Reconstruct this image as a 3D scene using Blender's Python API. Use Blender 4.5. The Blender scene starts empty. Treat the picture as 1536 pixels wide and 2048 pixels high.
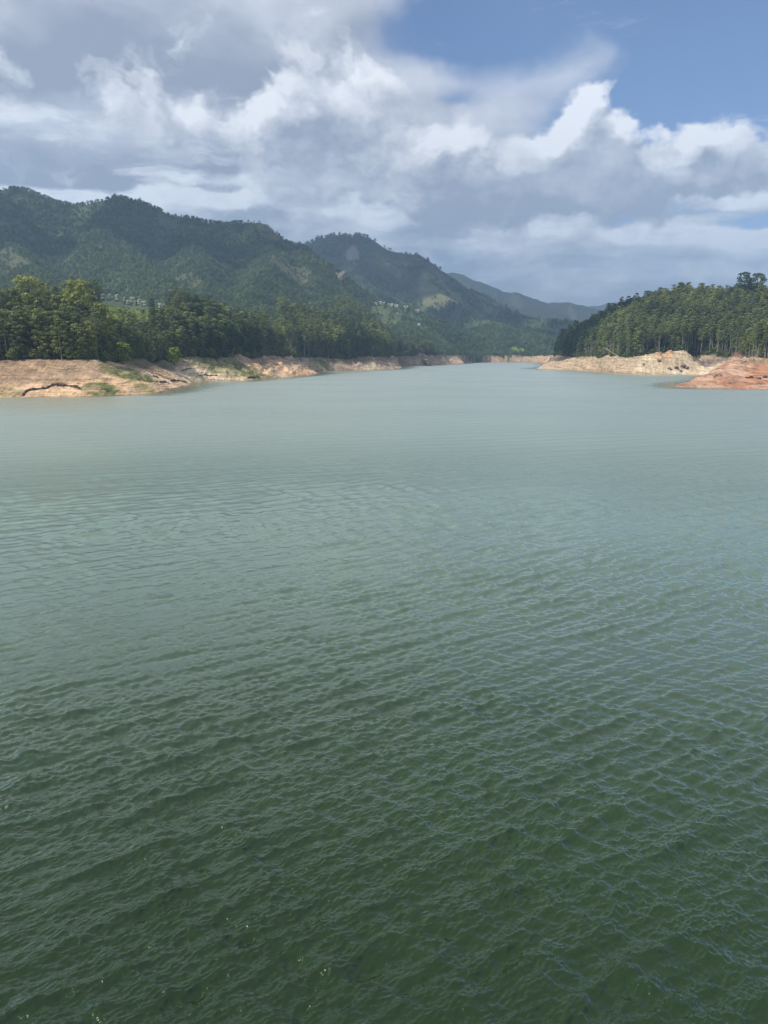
import bpy, math, random
import numpy as np
from mathutils import Vector, Matrix

random.seed(7)
RNG = np.random.default_rng(7)
sc = bpy.context.scene
COL = sc.collection

# ------------------------------------------------------------------ camera
F_PX = 1480.0            # focal length in pixels of the 1536x2048 photograph
HORIZON = 707.0
CAM_H = 25.0
PITCH = math.atan((1024 - HORIZON) / F_PX)
cam = bpy.data.cameras.new("camera")
cam_o = bpy.data.objects.new("camera", cam)
COL.objects.link(cam_o)
cam.sensor_fit = 'VERTICAL'
cam.sensor_height = 36.0
cam.lens = 36.0 * F_PX / 2048.0
cam.clip_start = 0.1
cam.clip_end = 60000.0
cam_o.location = (0, 0, CAM_H)
cam_o.rotation_euler = (math.pi / 2 - PITCH, 0, 0)
sc.camera = cam_o

# ------------------------------------------------------------------ render
sc.render.engine = 'CYCLES'
sc.cycles.use_denoising = True
sc.cycles.max_bounces = 5
sc.cycles.diffuse_bounces = 2
sc.cycles.glossy_bounces = 2
sc.cycles.transmission_bounces = 2
sc.cycles.transparent_max_bounces = 12
sc.cycles.volume_bounces = 0
sc.cycles.caustics_reflective = False
sc.cycles.caustics_refractive = False
sc.cycles.sample_clamp_indirect = 4.0
sc.cycles.sample_clamp_direct = 1.4
sc.view_settings.view_transform = 'Standard'
sc.view_settings.look = 'None'
sc.view_settings.exposure = 0.36
sc.view_settings.gamma = 1.0
sc.view_settings.use_curve_mapping = False

# ------------------------------------------------------------------ sun
SUN_EL = math.radians(50)
SUN_AZ = math.radians(-116)      # measured from +Y (view direction), negative = to the left
S = Vector((math.sin(SUN_AZ) * math.cos(SUN_EL), math.cos(SUN_AZ) * math.cos(SUN_EL), math.sin(SUN_EL)))
sun = bpy.data.lights.new("sun", 'SUN')
sun.energy = 4.6
sun.angle = math.radians(0.53)
sun.color = (1.0, 0.95, 0.86)
sun_o = bpy.data.objects.new("sun", sun)
COL.objects.link(sun_o)
sun_o.rotation_euler = S.to_track_quat('Z', 'Y').to_euler()
sun_o.location = (0, 0, 3000)


# ------------------------------------------------------------------ node helper
class N:
    """tiny expression layer over shader nodes"""
    def __init__(self, tree):
        self.t = tree
        self.n = tree.nodes
        self.l = tree.links

    def add(self, kind, **kw):
        nd = self.n.new(kind)
        for k, v in kw.items():
            setattr(nd, k, v)
        return nd

    def put(self, sock, val):
        if isinstance(val, bpy.types.NodeSocket):
            self.l.new(val, sock)
        elif val is not None:
            sock.default_value = val

    def m(self, op, a, b=None, c=None, clamp=False):
        nd = self.add('ShaderNodeMath', operation=op, use_clamp=clamp)
        self.put(nd.inputs[0], a)
        if b is not None: self.put(nd.inputs[1], b)
        if c is not None: self.put(nd.inputs[2], c)
        return nd.outputs[0]

    def vm(self, op, a, b=None, out=0, scale=None):
        nd = self.add('ShaderNodeVectorMath', operation=op)
        self.put(nd.inputs[0], a)
        if b is not None: self.put(nd.inputs[1], b)
        if scale is not None: self.put(nd.inputs['Scale'], scale)
        return nd.outputs[out]

    def noise(self, vec, scale, detail=4, rough=0.5, lac=2.0, dist=0.0, out='Fac', dim='3D', norm=True):
        nd = self.add('ShaderNodeTexNoise', noise_dimensions=dim)
        nd.normalize = norm
        self.put(nd.inputs['Vector'], vec)
        nd.inputs['Scale'].default_value = scale
        nd.inputs['Detail'].default_value = detail
        nd.inputs['Roughness'].default_value = rough
        nd.inputs['Lacunarity'].default_value = lac
        nd.inputs['Distortion'].default_value = dist
        return nd.outputs[out]

    def ramp(self, x, lo, hi, smooth=True, a=0.0, b=1.0):
        nd = self.add('ShaderNodeMapRange', interpolation_type='SMOOTHSTEP' if smooth else 'LINEAR')
        nd.clamp = True if not smooth else True
        self.put(nd.inputs[0], x)
        self.put(nd.inputs[1], lo); self.put(nd.inputs[2], hi)
        self.put(nd.inputs[3], a); self.put(nd.inputs[4], b)
        return nd.outputs[0]

    def mix(self, f, a, b):
        nd = self.add('ShaderNodeMix', data_type='RGBA')
        self.put(nd.inputs[0], f)
        self.put(nd.inputs[6], (*a, 1) if isinstance(a, tuple) and len(a) == 3 else a)
        self.put(nd.inputs[7], (*b, 1) if isinstance(b, tuple) and len(b) == 3 else b)
        return nd.outputs[2]

    def mul_col(self, a, b):
        nd = self.add('ShaderNodeMix', data_type='RGBA', blend_type='MULTIPLY')
        nd.inputs[0].default_value = 1
        self.put(nd.inputs[6], (*a, 1) if isinstance(a, tuple) and len(a) == 3 else a)
        self.put(nd.inputs[7], b)
        return nd.outputs[2]

    def xyz(self, x, y, z):
        nd = self.add('ShaderNodeCombineXYZ')
        self.put(nd.inputs[0], x); self.put(nd.inputs[1], y); self.put(nd.inputs[2], z)
        return nd.outputs[0]

    def sep(self, v):
        nd = self.add('ShaderNodeSeparateXYZ')
        self.put(nd.inputs[0], v)
        return nd.outputs


def ray(u, v):
    """world direction through pixel (u, v) of the 1536x2048 photograph, scaled to y = 1"""
    a = (u - 768) / F_PX
    b = (1024 - v) / F_PX
    cp, sp = math.cos(PITCH), math.sin(PITCH)
    y = cp + b * sp
    return a / y, (-sp + b * cp) / y


def PT(u, v, y):
    """point at depth y seen at (u, v)"""
    rx, rz = ray(u, v)
    return np.array((rx * y, y, CAM_H + rz * y))


def WL(u, v):
    """point of the water surface seen at (u, v)"""
    rx, rz = ray(u, v)
    y = -CAM_H / rz
    return (rx * y, y)


def AE(u, v):
    rx, rz = ray(u, v)
    return math.atan2(rx, 1.0), math.atan2(rz, math.hypot(rx, 1.0))


# ------------------------------------------------------------------ world: Nishita sky with procedural clouds
world = bpy.data.worlds.new("World")
sc.world = world
world.use_nodes = True
wt = world.node_tree
wt.nodes.clear()
w = N(wt)
sky = w.add('ShaderNodeTexSky', sky_type='NISHITA')
sky.sun_disc = False
sky.sun_elevation = SUN_EL
sky.sun_rotation = SUN_AZ
sky.altitude = 1700
sky.air_density = 1.0
sky.dust_density = 0.6
sky.ozone_density = 2.0
tc = w.add('ShaderNodeTexCoord')
d = w.vm('NORMALIZE', tc.outputs['Generated'])
dx, dy, dz = w.sep(d)
az = w.m('ARCTAN2', dx, dy)
el = w.m('ARCSINE', dz)

# layers: (blobs, warp amplitude az/el, noise scales, ...)
LAYERS = {
    'low': [(900, 500, 560, 90, 0.42), (1250, 560, 420, 70, 0.42), (330, 415, 380, 45, 0.26), (620, 430, 260, 55, 0.30), (1480, 520, 240, 60, 0.34),
            (430, 374, 70, 9, -0.45), (110, 352, 120, 12, -0.40), (1500, 446, 90, 16, -0.50), (1250, 432, 40, 20, -0.25), (1320, 598, 160, 7, -0.3), (1150, 632, 120, 7, -0.3), (640, 395, 40, 8, -0.2)],
    'cumulus': [(1190, 190, 45, 40, 0.50), (1150, 265, 110, 52, 0.46), (1210, 340, 200, 62, 0.46), (1040, 370, 240, 58, 0.42), (905, 330, 95, 48, 0.34), (1440, 350, 130, 50, 0.36), (1365, 265, 34, 34, 0.42), (1300, 255, 30, 22, -0.25),
                (1480, 235, 50, 30, 0.24), (840, 400, 110, 46, 0.32), (735, 125, 60, 38, 0.30), (680, 200, 120, 52, 0.34), (590, 260, 140, 58, 0.34), (620, 350, 150, 50, 0.30), (430, 230, 130, 42, 0.28), (240, 250, 120, 40, 0.22),
                (1420, 100, 260, 90, -0.5), (960, 190, 100, 30, -0.20), (900, 60, 200, 60, -0.4), (1500, 425, 60, 14, -0.3), (740, 400, 30, 20, 0.15)],
    'high': [(60, 120, 500, 230, 0.50), (420, 40, 420, 90, 0.50), (330, 300, 420, 70, 0.42), (80, 290, 260, 60, 0.20), (740, 250, 220, 80, 0.26), (900, 230, 160, 40, 0.16), (1130, 110, 140, 60, 0.34), (890, 100, 60, 60, 0.12), (1330, 150, 160, 40, 0.05),
             (1420, 110, 300, 130, -0.46), (830, 70, 190, 55, -0.34), (1010, 40, 170, 60, -0.26), (930, 190, 50, 16, -0.22), (560, 175, 50, 9, -0.2)],
}


def layer_group(name, blobs, wa, we, wscale, sx, sy, amp, det, off, seed, rgh=0.60):
    g = bpy.data.node_groups.new("cloud_" + name, 'ShaderNodeTree')
    g.interface.new_socket(name="az", in_out='INPUT', socket_type='NodeSocketFloat')
    g.interface.new_socket(name="el", in_out='INPUT', socket_type='NodeSocketFloat')
    g.interface.new_socket(name="field", in_out='OUTPUT', socket_type='NodeSocketFloat')
    k = N(g)
    gi = k.add('NodeGroupInput'); go = k.add('NodeGroupOutput')
    a0, e0 = gi.outputs[0], gi.outputs[1]
    wn = k.noise(k.xyz(k.m('ADD', a0, seed), k.m('MULTIPLY', e0, 1.3), 0.0), wscale, 4, 0.6, out='Color', dim='2D')
    ws = k.sep(wn)
    a1 = k.m('MULTIPLY_ADD', k.m('SUBTRACT', ws[0], 0.5), wa, a0)
    e1 = k.m('MULTIPLY_ADD', k.m('SUBTRACT', ws[1], 0.5), we, e0)
    tot = None
    for (u, v, ru, rv, am) in blobs:
        ca, ce = AE(u, v)
        x = k.m('MULTIPLY', k.m('SUBTRACT', a1, ca), F_PX / ru)
        y = k.m('MULTIPLY', k.m('SUBTRACT', e1, ce), F_PX / rv)
        r2 = k.m('ADD', k.m('MULTIPLY', x, x), k.m('MULTIPLY', y, y))
        gsn = k.m('POWER', 2.718, k.m('MULTIPLY', r2, -1.0))
        tot = k.m('MULTIPLY', gsn, am) if tot is None else k.m('MULTIPLY_ADD', gsn, am, tot)
    f1 = k.noise(k.xyz(k.m('MULTIPLY_ADD', a1, sx, seed * 7.7), k.m('MULTIPLY', e1, sy), 0.0), 1.0, det, rgh, dim='2D')
    out = k.m('ADD', k.m('MULTIPLY_ADD', k.m('SUBTRACT', f1, 0.5), amp, tot), off)
    k.l.new(out, go.inputs[0])
    return g


G_LOW = layer_group('low', LAYERS['low'], 0.10, 0.030, 9.0, 5.0, 26.0, 0.95, 6, 0.0, 2.0)
G_CUM = layer_group('cumulus', LAYERS['cumulus'], 0.105, 0.075, 9.0, 11.0, 15.0, 1.05, 7, -0.10, 5.0, 0.56)
G_HI = layer_group('high', LAYERS['high'], 0.14, 0.060, 5.0, 5.0, 8.0, 0.70, 5, -0.02, 8.0, 0.50)


def field(g, a, e):
    nd = w.add('ShaderNodeGroup')
    nd.node_tree = g
    w.put(nd.inputs[0], a); w.put(nd.inputs[1], e)
    return nd.outputs[0]


def off(da, de):
    return w.m('ADD', az, da), w.m('ADD', el, de)


fine = w.noise(w.xyz(w.m('MULTIPLY', az, 1.0), w.m('MULTIPLY', el, 1.5), 1.0), 26.0, 5, 0.62, dim='2D')
finec = w.m('SUBTRACT', fine, 0.5)
soft = w.noise(w.xyz(az, w.m('MULTIPLY', el, 1.8), 6.0), 9.0, 4, 0.55, dim='2D')
softc = w.m('SUBTRACT', soft, 0.5)
# high overcast
over = w.ramp(el, 0.40, 0.70, a=0.0, b=0.42)
h0 = w.m('ADD', field(G_HI, az, el), over)
hcov = w.ramp(h0, -0.10, 0.30)
hoff = w.m('ADD', field(G_HI, *off(-0.02, 0.035)), over)
hlit = w.m('SUBTRACT', 1.0, w.ramp(hoff, 0.05, 0.75))
hb = w.m('ADD', w.m('MULTIPLY', w.m('SUBTRACT', h0, hoff), 0.9), w.m('ADD', w.m('MULTIPLY', hlit, 0.60), w.m('MULTIPLY_ADD', softc, 1.0, 0.08)), clamp=True)
hcol = w.mix(hb, (2.8, 3.1, 3.8), (6.5, 6.8, 7.5))
# low stratocumulus streaks
l0 = w.m('SUBTRACT', field(G_LOW, az, el), w.ramp(el, 0.22, 0.33, a=0.0, b=0.19))
lcov = w.ramp(l0, -0.05, 0.22)
loff = field(G_LOW, *off(-0.010, 0.016))
llit = w.m('SUBTRACT', 1.0, w.ramp(loff, 0.0, 0.60))
lb = w.m('ADD', w.m('MULTIPLY', w.m('SUBTRACT', l0, loff), 1.5), w.m('ADD', w.m('MULTIPLY', llit, 0.60), w.m('MULTIPLY_ADD', softc, 1.5, 0.20)), clamp=True)
lcol = w.mix(lb, (2.9, 3.35, 4.1), (8.4, 8.8, 9.4))
# cumulus
c0 = field(G_CUM, az, el)
ccov = w.ramp(c0, -0.07, 0.22)
coff = field(G_CUM, *off(-0.014, 0.022))
clit = w.m('SUBTRACT', 1.0, w.ramp(coff, -0.06, 0.52))
glow = None      # the sunlit tops of the big cumulus
for (u, v, ru, rv) in [(1180, 235, 150, 70), (900, 320, 80, 60), (480, 225, 130, 45), (1400, 250, 60, 40), (730, 120, 60, 40)]:
    ca, ce = AE(u, v)
    x = w.m('MULTIPLY', w.m('SUBTRACT', az, ca), F_PX / ru); y = w.m('MULTIPLY', w.m('SUBTRACT', el, ce), F_PX / rv)
    q = w.m('POWER', 2.718, w.m('MULTIPLY', w.m('ADD', w.m('MULTIPLY', x, x), w.m('MULTIPLY', y, y)), -1.0))
    glow = q if glow is None else w.m('ADD', glow, q)
cb = w.m('MULTIPLY', w.m('MULTIPLY_ADD', w.m('SUBTRACT', c0, coff), 0.9, clit), w.m('MULTIPLY_ADD', glow, 0.42, 0.50))
cb = w.m('ADD', cb, w.m('MULTIPLY', softc, 0.9))
cb = w.m('ADD', cb, w.m('MULTIPLY_ADD', finec, 0.5, 0.10), clamp=True)
ccol = w.mix(cb, (3.0, 3.4, 4.25), (8.8, 9.0, 9.4))

skyc = w.vm('MULTIPLY', sky.outputs[0], (0.95, 1.0, 1.12))
col = w.mix(w.m('MULTIPLY', hcov, 0.95), skyc, hcol)
col = w.mix(w.m('MULTIPLY', lcov, 0.95), col, lcol)
col = w.mix(w.m('MULTIPLY', ccov, 0.97), col, ccol)
# pale air near the horizon
col = w.mix(w.ramp(el, 0.0, 0.12, a=0.9, b=0.0), col, (5.0, 5.5, 6.2))
bg = w.add('ShaderNodeBackground')
w.put(bg.inputs[0], col)
bg.inputs[1].default_value = 0.10
wo = w.add('ShaderNodeOutputWorld')
wt.links.new(bg.outputs[0], wo.inputs[0])
world.cycles.sampling_method = 'MANUAL'
world.cycles.sample_map_resolution = 512

# ================================================================== numeric helpers
def hash3(ix, iy, seed):
    h = (ix.astype(np.int64) * 374761393 + iy.astype(np.int64) * 668265263 + seed * 1442695041) & 0xFFFFFFFF
    h = ((h ^ (h >> 13)) * 1274126177) & 0xFFFFFFFF
    return ((h ^ (h >> 16)) & 0xFFFF) / 65535.0


def vnoise(x, y, seed=0):
    ix = np.floor(x); iy = np.floor(y)
    fx = x - ix; fy = y - iy
    fx = fx * fx * fx * (fx * (fx * 6 - 15) + 10); fy = fy * fy * fy * (fy * (fy * 6 - 15) + 10)
    a = hash3(ix, iy, seed); b = hash3(ix + 1, iy, seed)
    c = hash3(ix, iy + 1, seed); e = hash3(ix + 1, iy + 1, seed)
    return (a * (1 - fx) + b * fx) * (1 - fy) + (c * (1 - fx) + e * fx) * fy


def fbm(x, y, octs=5, seed=0, gain=0.5, ridged=False):
    s = 0.0; a = 1.0; tot = 0.0
    for o in range(octs):
        n = vnoise(x * 2 ** o + 17.3 * o, y * 2 ** o - 9.1 * o, seed + o)
        if ridged: n = 1 - np.abs(2 * n - 1)
        s = s + n * a; tot += a; a *= gain
    return s / tot          # 0..1


def sstep(x, a, b):
    t = np.clip((x - a) / (b - a), 0, 1)
    return t * t * (3 - 2 * t)


def seg_dist(X, Y, pts):
    """distance to an open polyline"""
    best = np.full(X.shape, 1e18)
    for (x0, y0), (x1, y1) in zip(pts[:-1], pts[1:]):
        ex, ey = x1 - x0, y1 - y0
        L = ex * ex + ey * ey + 1e-9
        t = np.clip(((X - x0) * ex + (Y - y0) * ey) / L, 0, 1)
        dd = (X - x0 - t * ex) ** 2 + (Y - y0 - t * ey) ** 2
        np.minimum(best, dd, out=best)
    return np.sqrt(best)


def inside(X, Y, poly):
    r = np.zeros(X.shape, bool)
    n = len(poly)
    for i in range(n):
        x0, y0 = poly[i]; x1, y1 = poly[(i + 1) % n]
        if y0 == y1: continue
        c = ((y0 > Y) != (y1 > Y)) & (X < (x1 - x0) * (Y - y0) / (y1 - y0) + x0)
        r ^= c
    return r


# ================================================================== shore and tree line
def UD(u, dd):
    rx, _ = ray(u, 712)
    return (rx * dd, dd)


SHORE_PX = [(-330, 806), (-160, 799), (0, 796), (45, 795), (100, 794), (160, 795), (220, 793), (280, 790), (318, 786), (345, 780), (362, 775), (377, 771.5),
            (380, 768), (384, 764.5), (410, 763), (440, 762), (470, 761), (495, 761.5), (515, 759), (545, 756.5), (585, 753.5), (618, 750), (637, 747.6),
            (630, 745), (618, 743.2), (650, 742.3), (690, 741.6), (730, 741), (765, 740), (800, 737.6), (806, 736),
            (800, 734), (797, 732.3), (830, 731.6), (871, 730.7), (900, 729.2), (930, 727.3), (924, 726), (950, 725.2), (974, 724.8),
            (1020, 724.5), (1076, 724.5), (1092, 726), (1088, 728), (1094, 731), (1086, 734.5), (1073, 737.5), (1085, 739), (1110, 739.6), (1151, 741), (1199, 743),
            (1225, 745.4), (1246, 747), (1300, 748.3), (1345, 748.8), (1392, 748.8)]
shore = [WL(u, v) for u, v in SHORE_PX]
shore += [UD(1440, 850), UD(1452, 790), UD(1420, 680)]
shore += [WL(u, v) for u, v in [(1375, 766), (1352, 770), (1347, 772.5), (1362, 775), (1400, 776.3), (1460, 777), (1536, 777.6), (1620, 779), (1900, 786)]]
TREE_UD = [(-600, 470), (-200, 484), (0, 487), (60, 490), (130, 492), (190, 498), (225, 540), (262, 600), (300, 640), (360, 705), (430, 735), (455, 770), (480, 800), (515, 860),
           (560, 985), (600, 1075), (650, 1105), (700, 1142), (735, 1200), (762, 1290), (785, 1410), (800, 1530), (868, 1645), (884, 1740), (903, 1900), (925, 2040),
           (980, 2190), (1076, 2230), (1110, 2060), (1118, 1700), (1108, 1420), (1122, 1290), (1150, 1210), (1190, 1120),
           (1235, 1020), (1270, 965), (1310, 955), (1335, 960), (1365, 955), (1390, 985), (1440, 960), (1475, 900), (1500, 800), (1560, 720), (1700, 650), (2100, 600)]
treeline = [UD(u, dd) for u, dd in TREE_UD]
far_l, far_r = (-3000, -500), (3000, -500)
water_poly = [(-3000, shore[0][1])] + shore + [(3000, shore[-1][1])] + [far_r, far_l]
tree_poly = [(-3000, treeline[0][1])] + treeline + [(3000, treeline[-1][1])] + [far_r, far_l]
shore_line = [(-3000, shore[0][1])] + shore + [(3000, shore[-1][1])]
tree_line = [(-3000, treeline[0][1])] + treeline + [(3000, treeline[-1][1])]

# ridge and spur lines: (u, v, depth) read as real points; slope of the flanks; gully depth
SPINES = {
    # low wooded hills of the near shores (ground under the trees)
    'left_wood': (0.42, 0.10, [(-420, 655, 640), (-150, 664, 640), (0, 674, 620), (60, 670, 620), (150, 668, 615), (190, 684, 605), (215, 700, 600)]),
    'tea_ridge': (0.30, 0.10, [(-500, 655, 960), (-100, 655, 930), (120, 645, 900), (175, 624, 890), (215, 612, 880), (290, 622, 860), (335, 638, 860), (365, 645, 870), (400, 652, 880), (470, 660, 930), (500, 668, 960)]),
    'mid_wood': (0.40, 0.10, [(470, 668, 1060), (530, 660, 1180), (585, 655, 1230), (625, 668, 1230), (660, 684, 1230), (700, 694, 1240), (770, 702, 1330)]),
    'right_wood': (0.36, 0.10, [(1125, 716, 1560), (1140, 706, 1480), (1165, 682, 1380), (1200, 658, 1300), (1270, 634, 1230), (1360, 622, 1170), (1440, 630, 1130), (1536, 636, 1100), (1750, 630, 1050), (2200, 600, 1000)]),
    'right_front': (0.40, 0.1, [(1240, 690, 1180), (1300, 664, 1120), (1400, 658, 1060), (1536, 662, 960), (1750, 650, 880)]),
    # mountain behind the left shore
    'ridge_a': (1.0, 0.5, [(-700, 330, 2500), (-300, 352, 2400), (-60, 380, 2330), (0, 380, 2300), (50, 381, 2300), (85, 392, 2300), (115, 407, 2300), (150, 412, 2300), (200, 402, 2280), (240, 397, 2260),
                             (280, 402, 2260), (310, 414, 2270), (340, 428, 2290), (380, 440, 2310), (430, 446, 2320), (480, 446, 2310), (518, 445, 2300), (540, 462, 2290), (562, 484, 2270), (600, 496, 2250),
                             (640, 520, 2230), (672, 545, 2210), (690, 566, 2200), (715, 592, 2190), (740, 606, 2170), (790, 612, 2200), (835, 616, 2230), (880, 640, 2260), (930, 662, 2300), (970, 680, 2330)]),
    'spur_a0': (0.55, 0.4, [(-250, 370, 2350), (-200, 470, 1900), (-160, 560, 1450), (-150, 590, 1150)]),
    'spur_a1': (0.78, 0.4, [(20, 382, 2290), (5, 430, 2100), (10, 480, 1880), (60, 530, 1620), (110, 575, 1350), (130, 600, 1150)]),
    'spur_a2': (0.78, 0.4, [(240, 397, 2260), (205, 440, 2100), (190, 476, 1980), (240, 505, 1850), (310, 550, 1650), (380, 590, 1450), (430, 615, 1280)]),
    'spur_a3': (0.80, 0.4, [(555, 480, 2270), (545, 500, 2120), (530, 540, 1920), (500, 575, 1720), (520, 612, 1520), (560, 640, 1350)]),
    'spur_a4': (0.80, 0.4, [(600, 496, 2250), (620, 545, 2080), (650, 590, 1900), (680, 625, 1700), (720, 655, 1560)]),
    'spur_a5': (0.5, 0.4, [(760, 610, 2180), (790, 640, 2020), (830, 665, 1880), (860, 690, 1780)]),
    'spur_a6': (0.7, 0.4, [(375, 440, 2310), (385, 500, 2050), (400, 555, 1830), (440, 590, 1650)]),
    # second mountain with the double peak
    'ridge_b': (0.80, 0.5, [(480, 520, 3900), (560, 505, 3850), (605, 494, 3800), (640, 478, 3800), (672, 469, 3800), (686, 470, 3800), (702, 477, 3790), (718, 472, 3780), (735, 474, 3780), (755, 488, 3780),
                             (775, 499, 3770), (800, 506, 3760), (833, 512, 3740), (850, 527, 3720), (870, 545, 3690), (895, 562, 3650), (938, 592, 3560), (997, 616, 3450), (1052, 637, 3350), (1100, 641, 3250), (1139, 643, 3150), (1180, 655, 3100), (1250, 668, 3100), (1400, 680, 3100)]),
    'spur_b1': (0.58, 0.4, [(702, 476, 3790), (700, 520, 3500), (715, 560, 3200), (760, 590, 2950)]),
    'spur_b2': (0.58, 0.4, [(836, 512, 3740), (850, 550, 3500), (885, 590, 3250), (950, 630, 3000), (1040, 655, 2850), (1130, 668, 2800)]),
    'spur_b3': (0.58, 0.4, [(640, 479, 3800), (620, 520, 3500), (640, 555, 3200)]),
    # far blue ranges
    'ridge_c': (0.70, 0.5, [(780, 560, 6200), (850, 552, 6100), (885, 546, 6000), (905, 546, 6000), (925, 550, 6000), (945, 561, 5950), (960, 563, 5950), (985, 573, 5900), (1010, 584, 5850), (1030, 585, 5850), (1060, 595, 5800), (1095, 606, 5750),
                             (1112, 604, 5750), (1135, 604, 5750), (1160, 610, 5700), (1185, 615, 5700), (1230, 628, 5600), (1300, 640, 5600)]),
    'spur_c1': (0.5, 0.4, [(905, 546, 6000), (960, 590, 5300), (1010, 620, 4800), (1080, 640, 4500)]),
    'spur_c2': (0.5, 0.4, [(1030, 585, 5850), (1070, 615, 5300), (1130, 632, 4900)]),
    'ridge_d': (0.45, 0.4, [(1100, 625, 8600), (1160, 615, 8500), (1200, 610, 8500), (1225, 604, 8500), (1260, 602, 8500), (1300, 598, 8500), (1400, 600, 8500), (1600, 590, 8500)]),
    'mid_hill': (0.35, 0.3, [(880, 680, 2480), (930, 664, 2500), (985, 651, 2520), (1020, 655, 2540), (1060, 672, 2560), (1110, 676, 2600), (1180, 678, 2600), (1300, 690, 2600)]),
}

NA, NR = 980, 860
A0, A1 = math.radians(-34), math.radians(34)
R0, R1 = 375.0, 9400.0
azs = np.linspace(A0, A1, NA)
# radial spacing: fine over the banks, coarser far away
tt = np.linspace(0, 1, NR)
rs = R0 * np.exp(np.log(R1 / R0) * (0.62 * tt + 0.38 * tt ** 2.2))
AZ, R = np.meshgrid(azs, rs)
GX = R * np.sin(AZ); GY = R * np.cos(AZ)


def heights(X, Y, Rr):
    inw = inside(X, Y, water_poly)
    # fine wobble of the waterline
    wob = (fbm(X / 14, Y / 14, 4, 61) - 0.5) * 7
    ds = seg_dist(X, Y, shore_line)
    sd = np.where(inw, -ds, ds) + wob * sstep(ds, 0, 3) * 0 + (fbm(X / 9, Y / 9, 3, 61) - 0.5) * 3.0
    intp = inside(X, Y, tree_poly)
    dt = seg_dist(X, Y, tree_line)
    t = np.clip(sd, 0, None) / (np.clip(sd, 0, None) + np.where(intp, dt, 0) + 1e-6)
    crest = 19.0 + (fbm(X / 38, Y / 38, 4, 88) - 0.5) * 9.0
    bank = crest * t ** 0.92
    # hills
    base = 20 + np.zeros_like(X)
    H = np.full(X.shape, 16.0)
    for name, (slope, gul, pts) in SPINES.items():
        P = [PT(*p) for p in pts]
        ys = [p[1] for p in P]; zm = max(p[2] for p in P)
        reach = zm / slope + 200
        sel = (Y > min(ys) - reach) & (Y < max(ys) + reach)
        if not sel.any(): continue
        x, y = X[sel], Y[sel]
        gn = fbm(x / 330, y / 330, 5, 11, ridged=True)
        gn2 = fbm(x / 90, y / 90, 4, 23)
        acc = np.full(x.shape, -1e9)
        near = np.full(x.shape, 1e9)
        for p0, p1 in zip(P[:-1], P[1:]):
            ex, ey = p1[0] - p0[0], p1[1] - p0[1]
            L = ex * ex + ey * ey + 1e-6
            q = np.clip(((x - p0[0]) * ex + (y - p0[1]) * ey) / L, 0, 1)
            dd = np.hypot(x - p0[0] - q * ex, y - p0[1] - q * ey)
            hh = p0[2] + (p1[2] - p0[2]) * q
            soft = np.sqrt(dd * dd + 15 ** 2) - 15
            acc = np.maximum(acc, hh - slope * soft)
            near = np.minimum(near, dd)
        amp = gul * np.clip(near, 0, 260)
        acc = acc + (gn - 0.62) * amp * 1.15 + (gn2 - 0.5) * amp * 0.35
        h0 = H[sel]
        k = 14.0 if zm > 200 else 4.0
        H[sel] = np.maximum(h0, acc) + k * 0.5 * np.exp(-np.abs(h0 - acc) / k)
    rise = 0.62 * dt + 0.5
    Hh = np.maximum(H - 20, 0)
    k = 6.0
    land = crest + np.minimum(Hh, rise)
    land = land + (fbm(X / 40, Y / 40, 4, 5) - 0.5) * np.clip(dt / 8, 0, 1) * 3.5
    z = np.where(intp, bank, land)
    # details of the banks: gullies running down to the water, terraces, local landslips
    onb = (sd > 0) & intp
    g1 = fbm(X / 16 + 3, Y / 30, 5, 31, ridged=True) - 0.6
    g2 = fbm(X / 5, Y / 9, 4, 37) - 0.5
    ramp_b = np.clip(sd / 10, 0, 1)
    rough = 0.8 + 2.0 * sstep(Rr, 640, 900)
    z = z + np.where(onb, (g1 * 3.4 + g2 * 1.6) * ramp_b * rough, 0)
    z = z + np.where(onb, 0.22 * np.sin(z * 5.2 + (fbm(X / 20, Y / 20, 3, 97)) * 9), 0)
    for (u, dd, rx, ry, h) in MOUNDS:
        cx, cy = UD(u, dd)
        e = ((X - cx) / rx) ** 2 + ((Y - cy) / ry) ** 2
        z = z + np.where(sd > 0, h * np.exp(-e) * np.clip(sd / 12, 0, 1), 0)
    z = np.where(sd <= 0, np.maximum(sd * 0.14, -9) - 0.25, np.maximum(z, 0.02 + np.minimum(sd * 0.10, 1.2)))
    return z, sd, t, intp, dt


MOUNDS = [  # u, depth, rx, ry, height
    (1500, 1110, 45, 40, 7),
    (1340, 948, 34, 16, 10.5), (1318, 930, 20, 12, 3), (1478, 662, 34, 40, 9), (1545, 645, 46, 40, 6), (1425, 622, 20, 24, 3.5),
    (835, 1610, 17, 20, 12), (850, 1590, 22, 18, 5), (480, 800, 16, 20, 5), (120, 428, 16, 6, 1.0), (560, 880, 30, 18, 1.5),
]
GZ, SD, TB, INTP, DT = heights(GX, GY, R)

# viewshed on the polar grid: which ground can be seen (with 30 m of tree on it)
ang = (GZ - CAM_H) / R
runmax = np.maximum.accumulate(np.where(INTP, ang, ang + 14.0 / R), axis=0)
prev = np.vstack([np.full((1, NA), -1.0), runmax[:-1]])


def cell(x, y):
    r = np.hypot(x, y); a = np.arctan2(x, y)
    fa = (a - A0) / (A1 - A0) * (NA - 1)
    fr = np.interp(r, rs, np.arange(NR))
    return np.clip(fr, 0, NR - 1.001), np.clip(fa, 0, NA - 1.001)


def sample(G, x, y):
    fr, fa = cell(x, y)
    i = fr.astype(int); j = fa.astype(int)
    a = fr - i; b = fa - j
    return (G[i, j] * (1 - a) + G[i + 1, j] * a) * (1 - b) + (G[i, j + 1] * (1 - a) + G[i + 1, j + 1] * a) * b


def ground(x, y):
    return float(sample(GZ, np.array([x], float), np.array([y], float))[0])


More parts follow.
